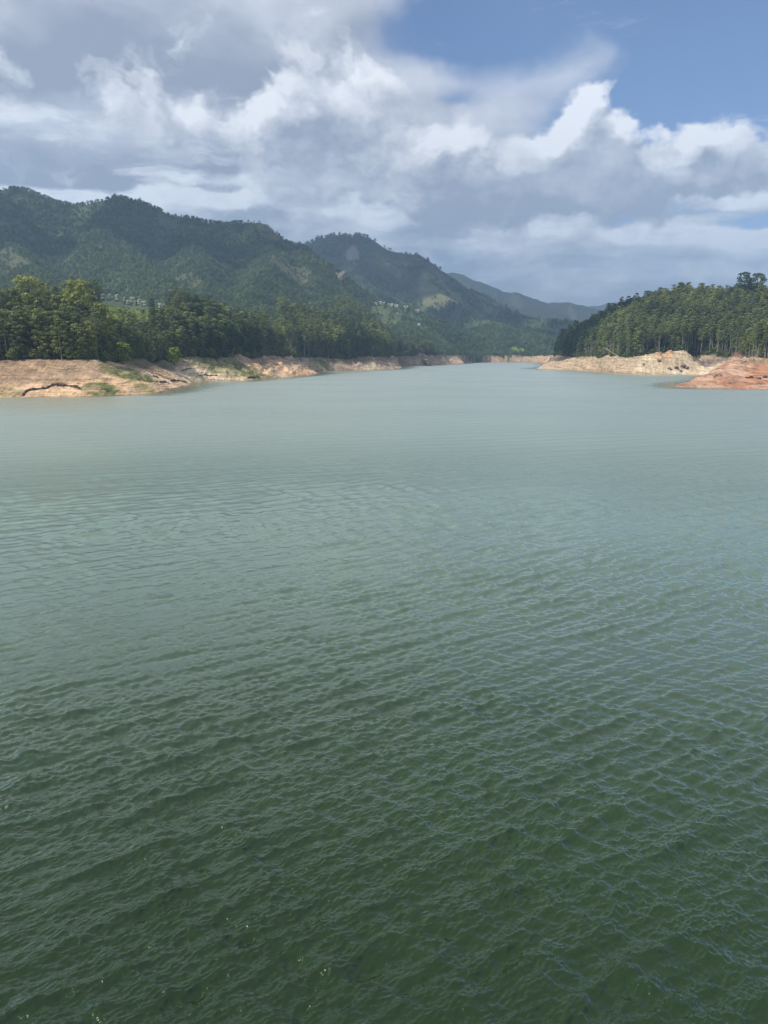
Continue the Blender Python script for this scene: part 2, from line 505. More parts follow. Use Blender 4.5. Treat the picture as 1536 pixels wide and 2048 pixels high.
# ================================================================== materials
def new_mat(name):
    m = bpy.data.materials.new(name)
    m.use_nodes = True
    m.node_tree.nodes.clear()
    k = N(m.node_tree)
    out = k.add('ShaderNodeOutputMaterial')
    return m, k, out


def principled(k, out, **kw):
    p = k.add('ShaderNodeBsdfPrincipled')
    for n_, v in kw.items():
        k.put(p.inputs[n_.replace('_', ' ')], v)
    k.l.new(p.outputs[0], out.inputs[0])
    return p


def bump(k, h, dist=1.0, strength=1.0, normal=None):
    b = k.add('ShaderNodeBump')
    b.inputs['Strength'].default_value = strength
    b.inputs['Distance'].default_value = dist
    k.put(b.inputs['Height'], h)
    if normal is not None: k.put(b.inputs['Normal'], normal)
    return b.outputs[0]


# ---- bank: colour attribute gives soil type, nodes give grain and water-level lines
def bank_material():
    m, k, out = new_mat("bank_soil")
    g = k.add('ShaderNodeNewGeometry')
    pos = g.outputs['Position']
    at = k.add('ShaderNodeAttribute', attribute_name='soil')
    px, py, pz = k.sep(pos)
    n1 = k.noise(pos, 0.11, 6, 0.6)
    n2 = k.noise(pos, 0.9, 5, 0.6)
    wig = k.m('MULTIPLY_ADD', k.noise(pos, 0.05, 3), 5.0, pz)
    lines = k.noise(k.xyz(k.m('MULTIPLY', px, 0.012), k.m('MULTIPLY', py, 0.012), k.m('MULTIPLY', wig, 2.3)), 1.0, 4, 0.7)
    # streaks down the slope
    st = k.noise(k.xyz(k.m('MULTIPLY', px, 0.55), k.m('MULTIPLY', py, 0.10), k.m('MULTIPLY', pz, 0.2)), 1.0, 5, 0.65)
    v = k.m('ADD', k.m('MULTIPLY', k.m('SUBTRACT', lines, 0.5), 2.3), k.m('MULTIPLY', k.m('SUBTRACT', st, 0.5), 1.8))
    v = k.m('ADD', v, k.m('MULTIPLY', k.m('SUBTRACT', n2, 0.5), 0.9))
    # tilted strata and washed-out runs, metres wide
    dg = k.noise(k.xyz(k.m('ADD', k.m('MULTIPLY', px, 0.10), k.m('MULTIPLY', pz, 0.34)), k.m('MULTIPLY', py, 0.03), 2.0), 1.0, 5, 0.68)
    v = k.m('ADD', v, k.m('MULTIPLY', k.m('SUBTRACT', dg, 0.5), 2.0))
    fac = k.m('ADD', 1.0, v)
    fac = k.m('MAXIMUM', fac, 0.30)
    c = k.vm('SCALE', at.outputs['Color'], scale=fac)
    c = k.mix(k.ramp(n1, 0.58, 0.72), c, k.mul_col((0.72, 0.62, 0.55), c))
    h = k.m('ADD', k.m('ADD', k.m('MULTIPLY', dg, 2.2), k.m('MULTIPLY', st, 1.0)), k.m('ADD', k.m('MULTIPLY', n2, 0.5), k.m('MULTIPLY', lines, 0.5)))
    principled(k, out, Base_Color=c, Roughness=0.95, Normal=bump(k, h, 1.2, 0.9)).inputs['Specular IOR Level'].default_value = 0.15
    return m


def hill_material():
    m, k, out = new_mat("hillside")
    g = k.add('ShaderNodeNewGeometry')
    pos = g.outputs['Position']
    at = k.add('ShaderNodeAttribute', attribute_name='soil')
    n1 = k.noise(pos, 0.012, 6, 0.6)
    vor = k.add('ShaderNodeTexVoronoi')
    k.put(vor.inputs['Vector'], pos); vor.inputs['Scale'].default_value = 0.12
    n2 = k.noise(pos, 0.16, 5, 0.65)
    fac = k.m('ADD', 0.45, k.m('ADD', k.m('MULTIPLY', n1, 0.55), k.m('MULTIPLY', n2, 0.6)))
    c = k.vm('SCALE', at.outputs['Color'], scale=fac)
    h = k.m('ADD', k.m('MULTIPLY', vor.outputs['Distance'], -0.35), k.m('MULTIPLY', n2, 1.0))
    principled(k, out, Base_Color=c, Roughness=1.0, Normal=bump(k, h, 9.0, 1.0)).inputs['Specular IOR Level'].default_value = 0.1
    return m


def leaf_material(name, dark, light, trans=0.25, spread=1.0):
    m, k, out = new_mat(name)
    oi = k.add('ShaderNodeObjectInfo')
    g = k.add('ShaderNodeNewGeometry')
    n1 = k.noise(g.outputs['Position'], 0.35, 3, 0.6)
    n3 = k.noise(g.outputs['Position'], 0.012, 3, 0.6)
    f = k.m('ADD', k.m('MULTIPLY', oi.outputs['Random'], 0.55 * spread), k.m('MULTIPLY', k.m('SUBTRACT', n1, 0.5), 1.0))
    f = k.m('ADD', f, k.m('MULTIPLY', k.m('SUBTRACT', n3, 0.42), 1.8), clamp=True)
    c = k.mix(f, dark, light)
    hue = k.add('ShaderNodeHueSaturation')
    k.put(hue.inputs['Color'], c)
    k.put(hue.inputs['Value'], k.m('MULTIPLY_ADD', k.m('FRACT', k.m('MULTIPLY', oi.outputs['Random'], 17.3)), 0.5, 0.75))
    p = k.add('ShaderNodeBsdfPrincipled')
    k.put(p.inputs['Base Color'], hue.outputs[0])
    p.inputs['Roughness'].default_value = 0.55
    p.inputs['Specular IOR Level'].default_value = 0.30
    tr = k.add('ShaderNodeBsdfTranslucent')
    k.put(tr.inputs[0], k.mul_col((1.25, 1.35, 0.6), hue.outputs[0]))
    mx = k.add('ShaderNodeMixShader')
    mx.inputs[0].default_value = trans
    k.l.new(p.outputs[0], mx.inputs[1]); k.l.new(tr.outputs[0], mx.inputs[2])
    k.l.new(mx.outputs[0], out.inputs[0])
    return m


def bark_material(name, a, b):
    m, k, out = new_mat(name)
    tcn = k.add('ShaderNodeTexCoord')
    n1 = k.noise(tcn.outputs['Object'], 0.8, 5, 0.6)
    c = k.mix(k.ramp(n1, 0.35, 0.65), a, b)
    principled(k, out, Base_Color=c, Roughness=0.85, Normal=bump(k, n1, 0.15, 0.6))
    return m


def rock_material(name, a, b, sc_=0.5):
    m, k, out = new_mat(name)
    tcn = k.add('ShaderNodeTexCoord')
    n1 = k.noise(tcn.outputs['Object'], sc_, 7, 0.65)
    n2 = k.noise(tcn.outputs['Object'], sc_ * 5, 5, 0.65)
    c = k.mix(k.ramp(n1, 0.35, 0.65), a, b)
    c = k.vm('SCALE', c, scale=k.m('MULTIPLY_ADD', n2, 0.9, 0.55))
    principled(k, out, Base_Color=c, Roughness=0.92, Normal=bump(k, k.m('ADD', n1, n2), 0.5, 0.9))
    return m


M_BANK = bank_material()
M_HILL = hill_material()
M_LEAF = leaf_material("gum_leaves", (0.042, 0.070, 0.024), (0.27, 0.30, 0.085), 0.20)
M_LEAF_Y = leaf_material("sunny_gum_leaves", (0.10, 0.13, 0.030), (0.36, 0.36, 0.070), 0.2)
M_LEAF_D = leaf_material("dark_leaves", (0.028, 0.060, 0.022), (0.075, 0.120, 0.036), 0.15, 0.6)
M_LEAF_S = leaf_material("silvery_leaves", (0.42, 0.47, 0.36), (0.62, 0.64, 0.52), 0.15, 0.6)
M_LEAF_B = leaf_material("bright_leaves", (0.11, 0.17, 0.02), (0.22, 0.29, 0.035), 0.3)
M_LEAF_H = leaf_material("hill_forest_leaves", (0.062, 0.100, 0.050), (0.195, 0.25, 0.105), 0.30)
M_BARK = bark_material("pale_bark", (0.42, 0.38, 0.30), (0.24, 0.20, 0.15))
M_BARK_D = bark_material("brown_bark", (0.16, 0.12, 0.085), (0.08, 0.06, 0.045))
M_ROCK_D = rock_material("dark_rock", (0.030, 0.020, 0.018), (0.10, 0.065, 0.05))
M_ROCK_B = rock_material("brown_rock", (0.17, 0.11, 0.08), (0.38, 0.28, 0.21), 0.25)
M_ROCK_G = rock_material("grey_brown_rock", (0.12, 0.085, 0.06), (0.26, 0.20, 0.15), 0.4)
M_DEAD = bark_material("bleached_wood", (0.62, 0.57, 0.48), (0.38, 0.33, 0.27))
M_WALLS = bark_material("limewash", (0.75, 0.73, 0.68), (0.55, 0.53, 0.48))
M_ROOF = bark_material("tin_roof", (0.46, 0.46, 0.44), (0.30, 0.28, 0.25))
M_ROOF_T = bark_material("tan_roof", (0.55, 0.46, 0.33), (0.42, 0.34, 0.24))
M_DARKWIN = bark_material("window_dark", (0.03, 0.035, 0.04), (0.05, 0.05, 0.06))


# ================================================================== mesh helpers
def tag(o, label=None, cat=None, group=None, kind=None):
    if label: o['label'] = label
    if cat: o['category'] = cat
    if group: o['group'] = group
    if kind: o['kind'] = kind
    return o


def mesh_np(name, V, Fq, mats, smooth=False, mat_idx=None, colors=None):
    """V (n,3); Fq (m,3|4)"""
    me = bpy.data.meshes.new(name)
    V = np.ascontiguousarray(V, dtype=np.float32); Fq = np.ascontiguousarray(Fq, dtype=np.int32)
    n, kf = Fq.shape
    me.vertices.add(len(V)); me.vertices.foreach_set('co', V.ravel())
    me.loops.add(n * kf); me.loops.foreach_set('vertex_index', Fq.ravel())
    me.polygons.add(n)
    me.polygons.foreach_set('loop_start', np.arange(0, n * kf, kf, dtype=np.int32))
    me.polygons.foreach_set('loop_total', np.full(n, kf, dtype=np.int32))
    for m_ in mats: me.materials.append(m_)
    if mat_idx is not None: me.polygons.foreach_set('material_index', mat_idx.astype(np.int32))
    me.polygons.foreach_set('use_smooth', np.full(n, smooth, dtype=bool))
    if colors is not None:
        ca = me.color_attributes.new('soil', 'FLOAT_COLOR', 'POINT')
        c4 = np.ones((len(V), 4), np.float32); c4[:, :3] = colors
        ca.data.foreach_set('color', c4.ravel())
    me.update(calc_edges=True)
    return me


def link(name, me, parent=None, loc=(0, 0, 0), rz=0.0, s=1.0):
    o = bpy.data.objects.new(name, me)
    COL.objects.link(o)
    o.location = loc
    o.rotation_euler = (0, 0, rz)
    o.scale = (s, s, s)
    if parent: o.parent = parent
    return o


# ================================================================== terrain
def blob(X, Y, u, dd, ru, rd, p=2.0, nz=None):
    cx, cy = UD(u, dd)
    wx = ru / F_PX * dd
    e = (((X - cx) / wx) ** 2 + ((Y - cy) / rd) ** 2)
    if nz is not None: e = e * (0.55 + 0.9 * nz)
    return 1 - sstep(e, 0.55, 1.25)


def mixc(C, f, col):
    return C * (1 - f[..., None]) + np.array(col) * f[..., None]


nzA = fbm(GX / 22, GY / 22, 5, 71)
nzB = fbm(GX / 120, GY / 120, 5, 72)
nzC = fbm(GX / 7, GY / 7, 4, 73)
Cb = np.zeros(GX.shape + (3,)) + np.array((0.58, 0.385, 0.225))           # tan silt
Cb = mixc(Cb, sstep(nzA, 0.45, 0.65) * 0.6, (0.56, 0.42, 0.30))
azd = np.degrees(AZ)
# pinkish dry mud near water on the left bank, paler cream on the second bank
Cb = mixc(Cb, 0.7 * blob(GX, GY, 80, 440, 420, 30, nz=nzA), (0.56, 0.365, 0.215))
Cb = mixc(Cb, 0.7 * blob(GX, GY, 400, 690, 120, 60, nz=nzA), (0.66, 0.52, 0.35))
# bank 3 and further: browner, streaky
m3 = sstep(R, 960, 1060) * (azd < 5)
Cb = mixc(Cb, 0.75 * m3, (0.40, 0.305, 0.22))
Cb = mixc(Cb, m3 * sstep(nzA, 0.42, 0.62) * (TB < 0.55) * 0.8, (0.56, 0.45, 0.31))
# dark brown upper bank, with a dark olive patch behind the left point
up = sstep(TB, 0.50, 0.75)
Cb = mixc(Cb, up * sstep(nzA, 0.25, 0.5) * (0.42 + 0.35 * m3), (0.20, 0.135, 0.095))
Cb = mixc(Cb, 0.65 * blob(GX, GY, 40, 474, 170, 24, nz=nzA), (0.24, 0.165, 0.11))
Cb = mixc(Cb, 0.8 * blob(GX, GY, 300, 620, 70, 60, nz=nzA) * sstep(TB, 0.55, 0.75), (0.10, 0.095, 0.045))
# grass
GR = (0.145, 0.165, 0.055)
nzD = fbm(GX / 3.5, GY / 5.0, 4, 74)
for (u, dd, ru, rd, a) in [(195, 452, 38, 14, 1.0), (0, 440, 45, 9, 0.55), (255, 510, 48, 32, 1.0), (285, 480, 20, 12, 0.7), (455, 745, 75, 32, 1.0), (400, 720, 40, 18, 0.6), (520, 760, 50, 20, 0.6),
                           (1520, 648, 32, 16, 0.45), (1030, 2130, 60, 60, 0.95), (1150, 1130, 24, 30, 0.55), (990, 2080, 30, 50, 0.6), (640, 1100, 30, 10, 0.5), (660, 1090, 50, 12, 0.5)]:
    Cb = mixc(Cb, a * blob(GX, GY, u, dd, ru, rd, nz=nzA) * (0.45 + 0.55 * sstep(nzD, 0.34, 0.56)), GR)
# right side: pale tan, cream landslip, red front peninsula
rt = sstep(azd, 8, 10)
Cb = mixc(Cb, rt * 0.7 * (R > 800), (0.40, 0.31, 0.215))
Cb = mixc(Cb, 0.95 * blob(GX, GY, 1340, 925, 105, 42, nz=nzA), (0.54, 0.425, 0.285))
Cb = mixc(Cb, 0.9 * blob(GX, GY, 1375, 905, 50, 22, nz=nzA), (0.62, 0.55, 0.43))
Cb = mixc(Cb, 0.85 * blob(GX, GY, 1285, 915, 16, 20, nz=nzA), (0.47, 0.25, 0.13))
Cb = mixc(Cb, 0.8 * blob(GX, GY, 1325, 950, 22, 14, nz=nzA), (0.50, 0.31, 0.17))
Cb = mixc(Cb, 0.9 * blob(GX, GY, 1420, 945, 38, 26, nz=nzA), (0.20, 0.15, 0.13))
fr = rt * (1 - sstep(R, 800, 850)) * (GY < 790)
Cb = mixc(Cb, fr * 0.95, (0.45, 0.28, 0.19))
Cb = mixc(Cb, fr * sstep(nzA, 0.42, 0.60) * 0.85, (0.43, 0.19, 0.105))
Cb = mixc(Cb, fr * sstep(nzC, 0.50, 0.66) * 0.6, (0.25, 0.15, 0.10))
Cb = mixc(Cb, 0.75 * blob(GX, GY, 1518, 650, 34, 22, nz=nzA) * sstep(nzD, 0.34, 0.56), (0.16, 0.165, 0.06))
Cb = mixc(Cb, 0.8 * blob(GX, GY, 700, 1500, 900, 10, nz=nzA) * 0, GR)
# orange far shore
Cb = mixc(Cb, 0.85 * blob(GX, GY, 1000, 2125, 34, 26, nz=nzA), (0.62, 0.33, 0.18))
Cb = mixc(Cb, 0.8 * blob(GX, GY, 1075, 2150, 16, 50, nz=nzA), (0.55, 0.31, 0.18))
Cb = mixc(Cb, 0.7 * blob(GX, GY, 800, 1490, 26, 40, nz=nzA), (0.45, 0.24, 0.15))
Cb = mixc(Cb, 0.7 * blob(GX, GY, 622, 905, 26, 14, nz=nzA), (0.52, 0.28, 0.18))
# wet margin at the waterline
Cb = mixc(Cb, (1 - sstep(SD, 0.2, 1.6)) * 0.6, (0.20, 0.13, 0.085))

Ch = np.zeros(GX.shape + (3,)) + np.array((0.030, 0.048, 0.022))
far_open = sstep(R, 1250, 1500)
Ch = mixc(Ch, far_open * 0.8, (0.085, 0.112, 0.050))
Ch = mixc(Ch, far_open * sstep(nzB, 0.42, 0.60) * 0.75, (0.115, 0.145, 0.062))
Ch = mixc(Ch, far_open * sstep(nzB, 0.60, 0.72) * 0.6, (0.115, 0.110, 0.075))
hc = sstep(R, 3000, 3300)
Ch = mixc(Ch, hc * 0.7, (0.07, 0.085, 0.042))
fc = sstep(R, 4300, 4600)
Ch = mixc(Ch, hc * sstep(nzB, 0.5, 0.62) * 0.6, (0.055, 0.075, 0.04))
TEA = (0.17, 0.22, 0.045)
Ch = mixc(Ch, 0.85 * blob(GX, GY, 258, 820, 92, 62, nz=nzA) * (0.55 + 0.45 * sstep(nzC, 0.35, 0.55)), TEA)
Ch = mixc(Ch, 0.9 * blob(GX, GY, 60, 560, 60, 30, nz=nzA), (0.13, 0.2, 0.03))
# pale grassland on the second mountain's spur, tea terraces below the village, bare rock face
for (u, dd, ru, rd, a, c_) in [(880, 3350, 45, 240, 0.85, (0.19, 0.185, 0.085)), (1000, 3050, 60, 80, 0.5, (0.16, 0.18, 0.08)), (800, 2080, 75, 130, 0.6, (0.11, 0.15, 0.065)),
                               (683, 2185, 12, 22, 0.95, (0.42, 0.36, 0.30)), (725, 2130, 9, 60, 0.7, (0.34, 0.30, 0.24)), (250, 2180, 50, 60, 0.5, (0.14, 0.115, 0.10)), (345, 2200, 25, 50, 0.4, (0.14, 0.115, 0.10)),
                               (706, 3560, 14, 120, 0.7, (0.33, 0.31, 0.25)), (850, 3640, 26, 60, 0.4, (0.2, 0.17, 0.14)), (1035, 2270, 14, 24, 0.9, (0.25, 0.34, 0.05)), (1030, 5600, 9, 200, 0.35, (0.2, 0.18, 0.15)), (1140, 5600, 8, 90, 0.5, (0.25, 0.22, 0.19))]:
    Ch = mixc(Ch, a * blob(GX, GY, u, dd, ru, rd, nz=nzA), c_)
Ch = Ch * (1 - 0.45 * fc[..., None])
# brown landslip scars reach a little above the tree line on the right
Ch = mixc(Ch, 0.9 * blob(GX, GY, 1500, 905, 40, 34, nz=nzA) * (DT < 30), (0.30, 0.15, 0.09))
CC = np.where(INTP[..., None], Cb, Ch)
edge = sstep(DT, 0, 4)
CC = np.where((~INTP)[..., None], Cb * (1 - edge[..., None]) + Ch * edge[..., None], CC)

V_all = np.stack([GX, GY, GZ], -1).reshape(-1, 3)
C_all = CC.reshape(-1, 3)
idx = np.arange(NA * NR).reshape(NR, NA)
Fq = np.stack([idx[:-1, :-1], idx[:-1, 1:], idx[1:, 1:], idx[1:, :-1]], -1)
zone = np.where(INTP[:-1, :-1], 0, np.where(R[:-1, :-1] < 1450, 1, np.where(R[:-1, :-1] < 2950, 2, 3)))


def terrain_piece(name, zid, mat):
    fq = Fq[zone == zid]
    used, inv = np.unique(fq, return_inverse=True)
    me = mesh_np(name, V_all[used], inv.reshape(-1, 4), [mat], True, None, C_all[used])
    return tag(link(name, me), kind='structure')


terrain_piece('shore_bank', 0, M_BANK)
terrain_piece('hills', 1, M_HILL)
terrain_piece('mountain', 2, M_HILL)
terrain_piece('far_mountains', 3, M_HILL)

# ================================================================== water
def water_material():
    m, k, out = new_mat("lake_water")
    g = k.add('ShaderNodeNewGeometry')
    pos = g.outputs['Position']
    px, py, pz = k.sep(pos)
    r = k.vm('LENGTH', k.xyz(px, py, 0), out=1)
    at = k.add('ShaderNodeAttribute', attribute_name='shallow')
    sh = at.outputs['Fac']
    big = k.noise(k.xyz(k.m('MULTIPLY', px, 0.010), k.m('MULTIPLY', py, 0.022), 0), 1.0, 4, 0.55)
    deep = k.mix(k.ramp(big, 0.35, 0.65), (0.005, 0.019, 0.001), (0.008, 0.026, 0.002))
    # body colour paled with distance, painting in the sky reflection off the waves
    far_sheen = k.ramp(r, 24, 130)
    body = k.mix(far_sheen, deep, (0.122, 0.184, 0.152))
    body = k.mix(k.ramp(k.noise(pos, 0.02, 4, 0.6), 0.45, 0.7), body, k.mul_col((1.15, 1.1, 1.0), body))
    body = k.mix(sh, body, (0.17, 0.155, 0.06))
    # wind waves: rotated, stretched crests of several lengths
    def crest(ang, lx, ly, det, rough, seed, dist=0.0):
        c_, s_ = math.cos(ang), math.sin(ang)
        a = k.m('ADD', k.m('MULTIPLY', px, c_ / lx), k.m('MULTIPLY', py, s_ / lx))
        b = k.m('ADD', k.m('MULTIPLY', px, -s_ / ly), k.m('MULTIPLY', py, c_ / ly))
        return k.noise(k.xyz(a, b, seed), 1.0, det, rough, dist=dist)
    def swell(ang, lam, slope, jit, seed):
        """wave train: bounded slopes, crests bent and broken by noise"""
        c_, s_ = math.cos(ang), math.sin(ang)
        b = k.m('ADD', k.m('MULTIPLY', px, -s_ / lam), k.m('MULTIPLY', py, c_ / lam))
        nz = crest(ang, lam * 3.2, lam * 1.9, 2, 0.5, seed)
        am = crest(ang, lam * 4.5, lam * 3.0, 1, 0.5, seed + 3.3)
        ph = k.m('MULTIPLY', k.m('MULTIPLY_ADD', nz, jit, b), 6.2832)
        sn = k.m('SINE', ph)
        sn = k.m('SUBTRACT', sn, k.m('MULTIPLY', k.m('COSINE', k.m('MULTIPLY', ph, 2.0)), 0.22))
        return k.m('MULTIPLY', k.m('MULTIPLY', sn, k.ramp(am, 0.25, 0.7, a=0.35, b=1.3)), slope * lam / 6.2832)
    R_ = math.radians
    gust = k.ramp(k.noise(k.xyz(k.m('MULTIPLY', px, 0.012), k.m('MULTIPLY', py, 0.02), 4), 1.0, 3, 0.5), 0.3, 0.7, a=0.65, b=1.2)
    h = swell(R_(30), 0.95, 0.135, 2.4, 1.3)
    h = k.m('ADD', h, swell(R_(12), 0.50, 0.115, 2.8, 4.1))
    h = k.m('ADD', h, swell(R_(-42), 0.66, 0.095, 2.8, 6.7))
    h = k.m('ADD', h, swell(R_(22), 2.6, 0.075, 2.0, 9.9))
    h = k.m('ADD', h, k.m('MULTIPLY', crest(R_(20), 0.34, 0.22, 2, 0.55, 12.0), 0.038))
    far_h = swell(R_(18), 8.0, 0.05, 1.8, 14.5)
    h = k.m('ADD', h, far_h)
    h = k.m('MULTIPLY', h, gust)
    # short waves fade into the roughness with distance, and the lee of the shores is calm
    h = k.m('MULTIPLY', h, k.ramp(r, 50, 210, a=0.08, b=0.62))
    calm = k.add('ShaderNodeAttribute', attribute_name='calm').outputs['Fac']
    h = k.m('MULTIPLY', h, k.m('MULTIPLY_ADD', calm, -0.7, 1.0))
    h = k.m('ADD', h, k.m('MULTIPLY', crest(R_(20), 0.26, 0.16, 2, 0.55, 12.0), k.ramp(r, 25, 90, a=0.036, b=0.022)))
    nb = bump(k, h, 1.0, 1.0)
    rough = k.ramp(r, 45, 240, a=0.04, b=0.34)
    rough = k.m('MULTIPLY', rough, k.m('MULTIPLY_ADD', calm, -0.55, 1.0))
    # murky body under a Fresnel skin that mirrors the sky
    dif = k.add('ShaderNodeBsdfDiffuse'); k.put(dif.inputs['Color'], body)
    gl = k.add('ShaderNodeBsdfGlossy'); gl.distribution = 'GGX'
    gl.inputs['Color'].default_value = (0.96, 1.0, 0.86, 1)
    k.put(gl.inputs['Roughness'], rough); k.put(gl.inputs['Normal'], nb)
    fr_ = k.add('ShaderNodeFresnel'); fr_.inputs['IOR'].default_value = 1.33; k.put(fr_.inputs['Normal'], nb)
    fac = k.m('MINIMUM', k.m('MULTIPLY', fr_.outputs[0], k.ramp(r, 40, 200, a=2.5, b=1.25)), 0.95)
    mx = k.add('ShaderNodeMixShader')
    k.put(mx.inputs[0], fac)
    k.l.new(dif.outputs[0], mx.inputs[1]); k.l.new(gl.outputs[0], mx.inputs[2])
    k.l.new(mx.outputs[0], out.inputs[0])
    return m


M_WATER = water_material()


def water_attrs(X, Y):
    wsd = seg_dist(X, Y, shore_line)
    wn = fbm(X / 30, Y / 30, 4, 91)
    shal = (1 - sstep(wsd * (0.6 + 0.8 * wn), 1, 14)) * 0.5
    px_, py_ = UD(10, 380)          # muddy plume off the left bank
    plume = 1 - sstep(((X - px_) / 95) ** 2 + ((Y - py_) / 52) ** 2 * (0.7 + 0.6 * wn), 0.2, 1.2)
    shal = np.maximum(shal, 0.8 * plume * (Y > 200))
    cal = (1 - sstep(wsd * (0.45 + 1.1 * wn), 4, 34)) * (Y > 450) * 0.9
    return shal, cal


def set_attr(me, name, arr):
    at = me.attributes.new(name, 'FLOAT', 'POINT')
    at.data.foreach_set('value', np.asarray(arr).astype(np.float32))


# one lake: a disc whose sector nearest the viewer carries real waves
SEC_A, SEC_R0, SEC_R1 = math.radians(34), 21.0, 260.0
wr = np.concatenate([[3, 9, 15, SEC_R0], SEC_R1 * np.exp(np.linspace(0, math.log(2700 / SEC_R1), 330))])
wa_n = 720
wa = -math.pi + 2 * math.pi * np.arange(wa_n) / wa_n
WA, WR_ = np.meshgrid(wa, wr)
WX = WR_ * np.sin(WA); WY = WR_ * np.cos(WA)
nr_, na_ = WX.shape
ii = np.arange(nr_ * na_).reshape(nr_, na_)
jn = np.roll(ii, -1, axis=1)
Fw = np.stack([ii[:-1], jn[:-1], jn[1:], ii[1:]], -1)[..., ::-1]
Fw = Fw[..., ::-1]
c_mid = wa + math.pi / wa_n
in_sec = (np.abs(c_mid)[None, :] < SEC_A) & (wr[:-1, None] >= SEC_R0 - 0.01) & (wr[:-1, None] < SEC_R1 - 0.01)
Fw = Fw[~in_sec]
sh_, ca_ = water_attrs(WX, WY)
# wave field: sum of wave trains around two wind directions
ca_n, cr_n = 900, 1280
inv = np.linspace(1 / SEC_R0, 1 / SEC_R1, cr_n)
cr = 1 / inv
CA, CR = np.meshgrid(np.linspace(-SEC_A, SEC_A, ca_n), cr)
SX = (CR * np.sin(CA)); SY = (CR * np.cos(CA))
lane = 0.62 + 0.76 * sstep(fbm(SX / 34, SY / 15, 3, 331), 0.30, 0.70)      # wind lanes and calmer patches
grp = (0.62 + 0.75 * fbm(SX / 7, SY / 4.5, 3, 301)) * lane
grp_f = (0.55 + 0.9 * fbm(SX / 2.6, SY / 1.9, 3, 311)) * lane
edge_f = sstep(CR, SEC_R0, SEC_R0 + 3) * (1 - sstep(CR, 140, SEC_R1 - 2)) * (1 - sstep(np.abs(CA), SEC_A - 0.04, SEC_A - 0.002))
wrng = np.random.default_rng(44)
dX = np.zeros_like(SX); dY = np.zeros_like(SX); dZ = np.zeros_like(SX)
NWV = 60
for i in range(NWV):
    lam = 0.20 * (4.6 / 0.20) ** (((i + wrng.random()) / NWV) ** 1.35)
    second = wrng.random() < 0.30
    cdir = math.radians((-48 if second else 36) + wrng.normal() * (24 if lam < 0.8 else 13))
    nx, ny = -math.sin(cdir), math.cos(cdir)
    kk = 2 * math.pi / lam
    sl = 0.060 * (1.2 if 0.7 < lam < 1.9 else 1.12) * (0.8 if second else 1.0) * (0.7 if lam > 2.2 else 1.0)
    amp = sl / kk
    ph = kk * (SX * nx + SY * ny) + wrng.random() * 6.283
    # bend the crests a little
    ph = ph + 1.1 * np.sin(kk * 0.13 * (SX * ny - SY * nx) + wrng.random() * 6.283)
    g_ = grp if lam > 0.7 else grp_f
    # trains shorter than the mesh or the eye can carry fade out with distance
    cut = np.clip(lam / (CR * CR / 14000.0 + 0.02) - 1.0, 0, 1)
    sn = np.sin(ph); cs = np.cos(ph)
    A_ = amp * g_ * cut
    dZ += A_ * cs
    dX -= 0.42 * A_ * nx * sn; dY -= 0.42 * A_ * ny * sn
Vn = np.stack([SX + dX * edge_f, SY + dY * edge_f, dZ * edge_f], -1).reshape(-1, 3)
jj = len(ii.ravel()) + np.arange(ca_n * cr_n).reshape(cr_n, ca_n)
Fn = np.stack([jj[:-1, :-1], jj[1:, :-1], jj[1:, 1:], jj[:-1, 1:]], -1).reshape(-1, 4)[:, ::-1]
Vw = np.concatenate([np.stack([WX, WY, np.zeros_like(WX)], -1).reshape(-1, 3), Vn])
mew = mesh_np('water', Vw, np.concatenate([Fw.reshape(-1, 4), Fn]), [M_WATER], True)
print('water normals', mew.polygons[0].normal.z, mew.polygons[len(mew.polygons) - 1].normal.z)
z0_ = np.zeros(ca_n * cr_n)
set_attr(mew, 'shallow', np.concatenate([sh_.ravel(), z0_]))
set_attr(mew, 'calm', np.concatenate([ca_.ravel(), z0_]))
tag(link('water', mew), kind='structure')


# ================================================================== tree builder
def tube(path, radii, sides=6):
    """path (n,3), radii n -> V, F"""
    path = np.asarray(path, float); n = len(path)
    V, Fc = [], []
    for i in range(n):
        d_ = path[min(i + 1, n - 1)] - path[max(i - 1, 0)]
        d_ = d_ / (np.linalg.norm(d_) + 1e-9)
        a = np.cross(d_, (0.3, 1, 0.2)); a /= np.linalg.norm(a) + 1e-9
        b = np.cross(d_, a)
        for s in range(sides):
            th = 2 * math.pi * s / sides
            V.append(path[i] + radii[i] * (math.cos(th) * a + math.sin(th) * b))
    for i in range(n - 1):
        for s in range(sides):
            s2 = (s + 1) % sides
            Fc.append((i * sides + s, i * sides + s2, (i + 1) * sides + s2, (i + 1) * sides + s))
    return np.array(V), np.array(Fc)


def join(parts):
    V, Fc, o = [], [], 0
    for v, f in parts:
        V.append(v); Fc.append(f + o); o += len(v)
    return np.concatenate(V), np.concatenate(Fc)


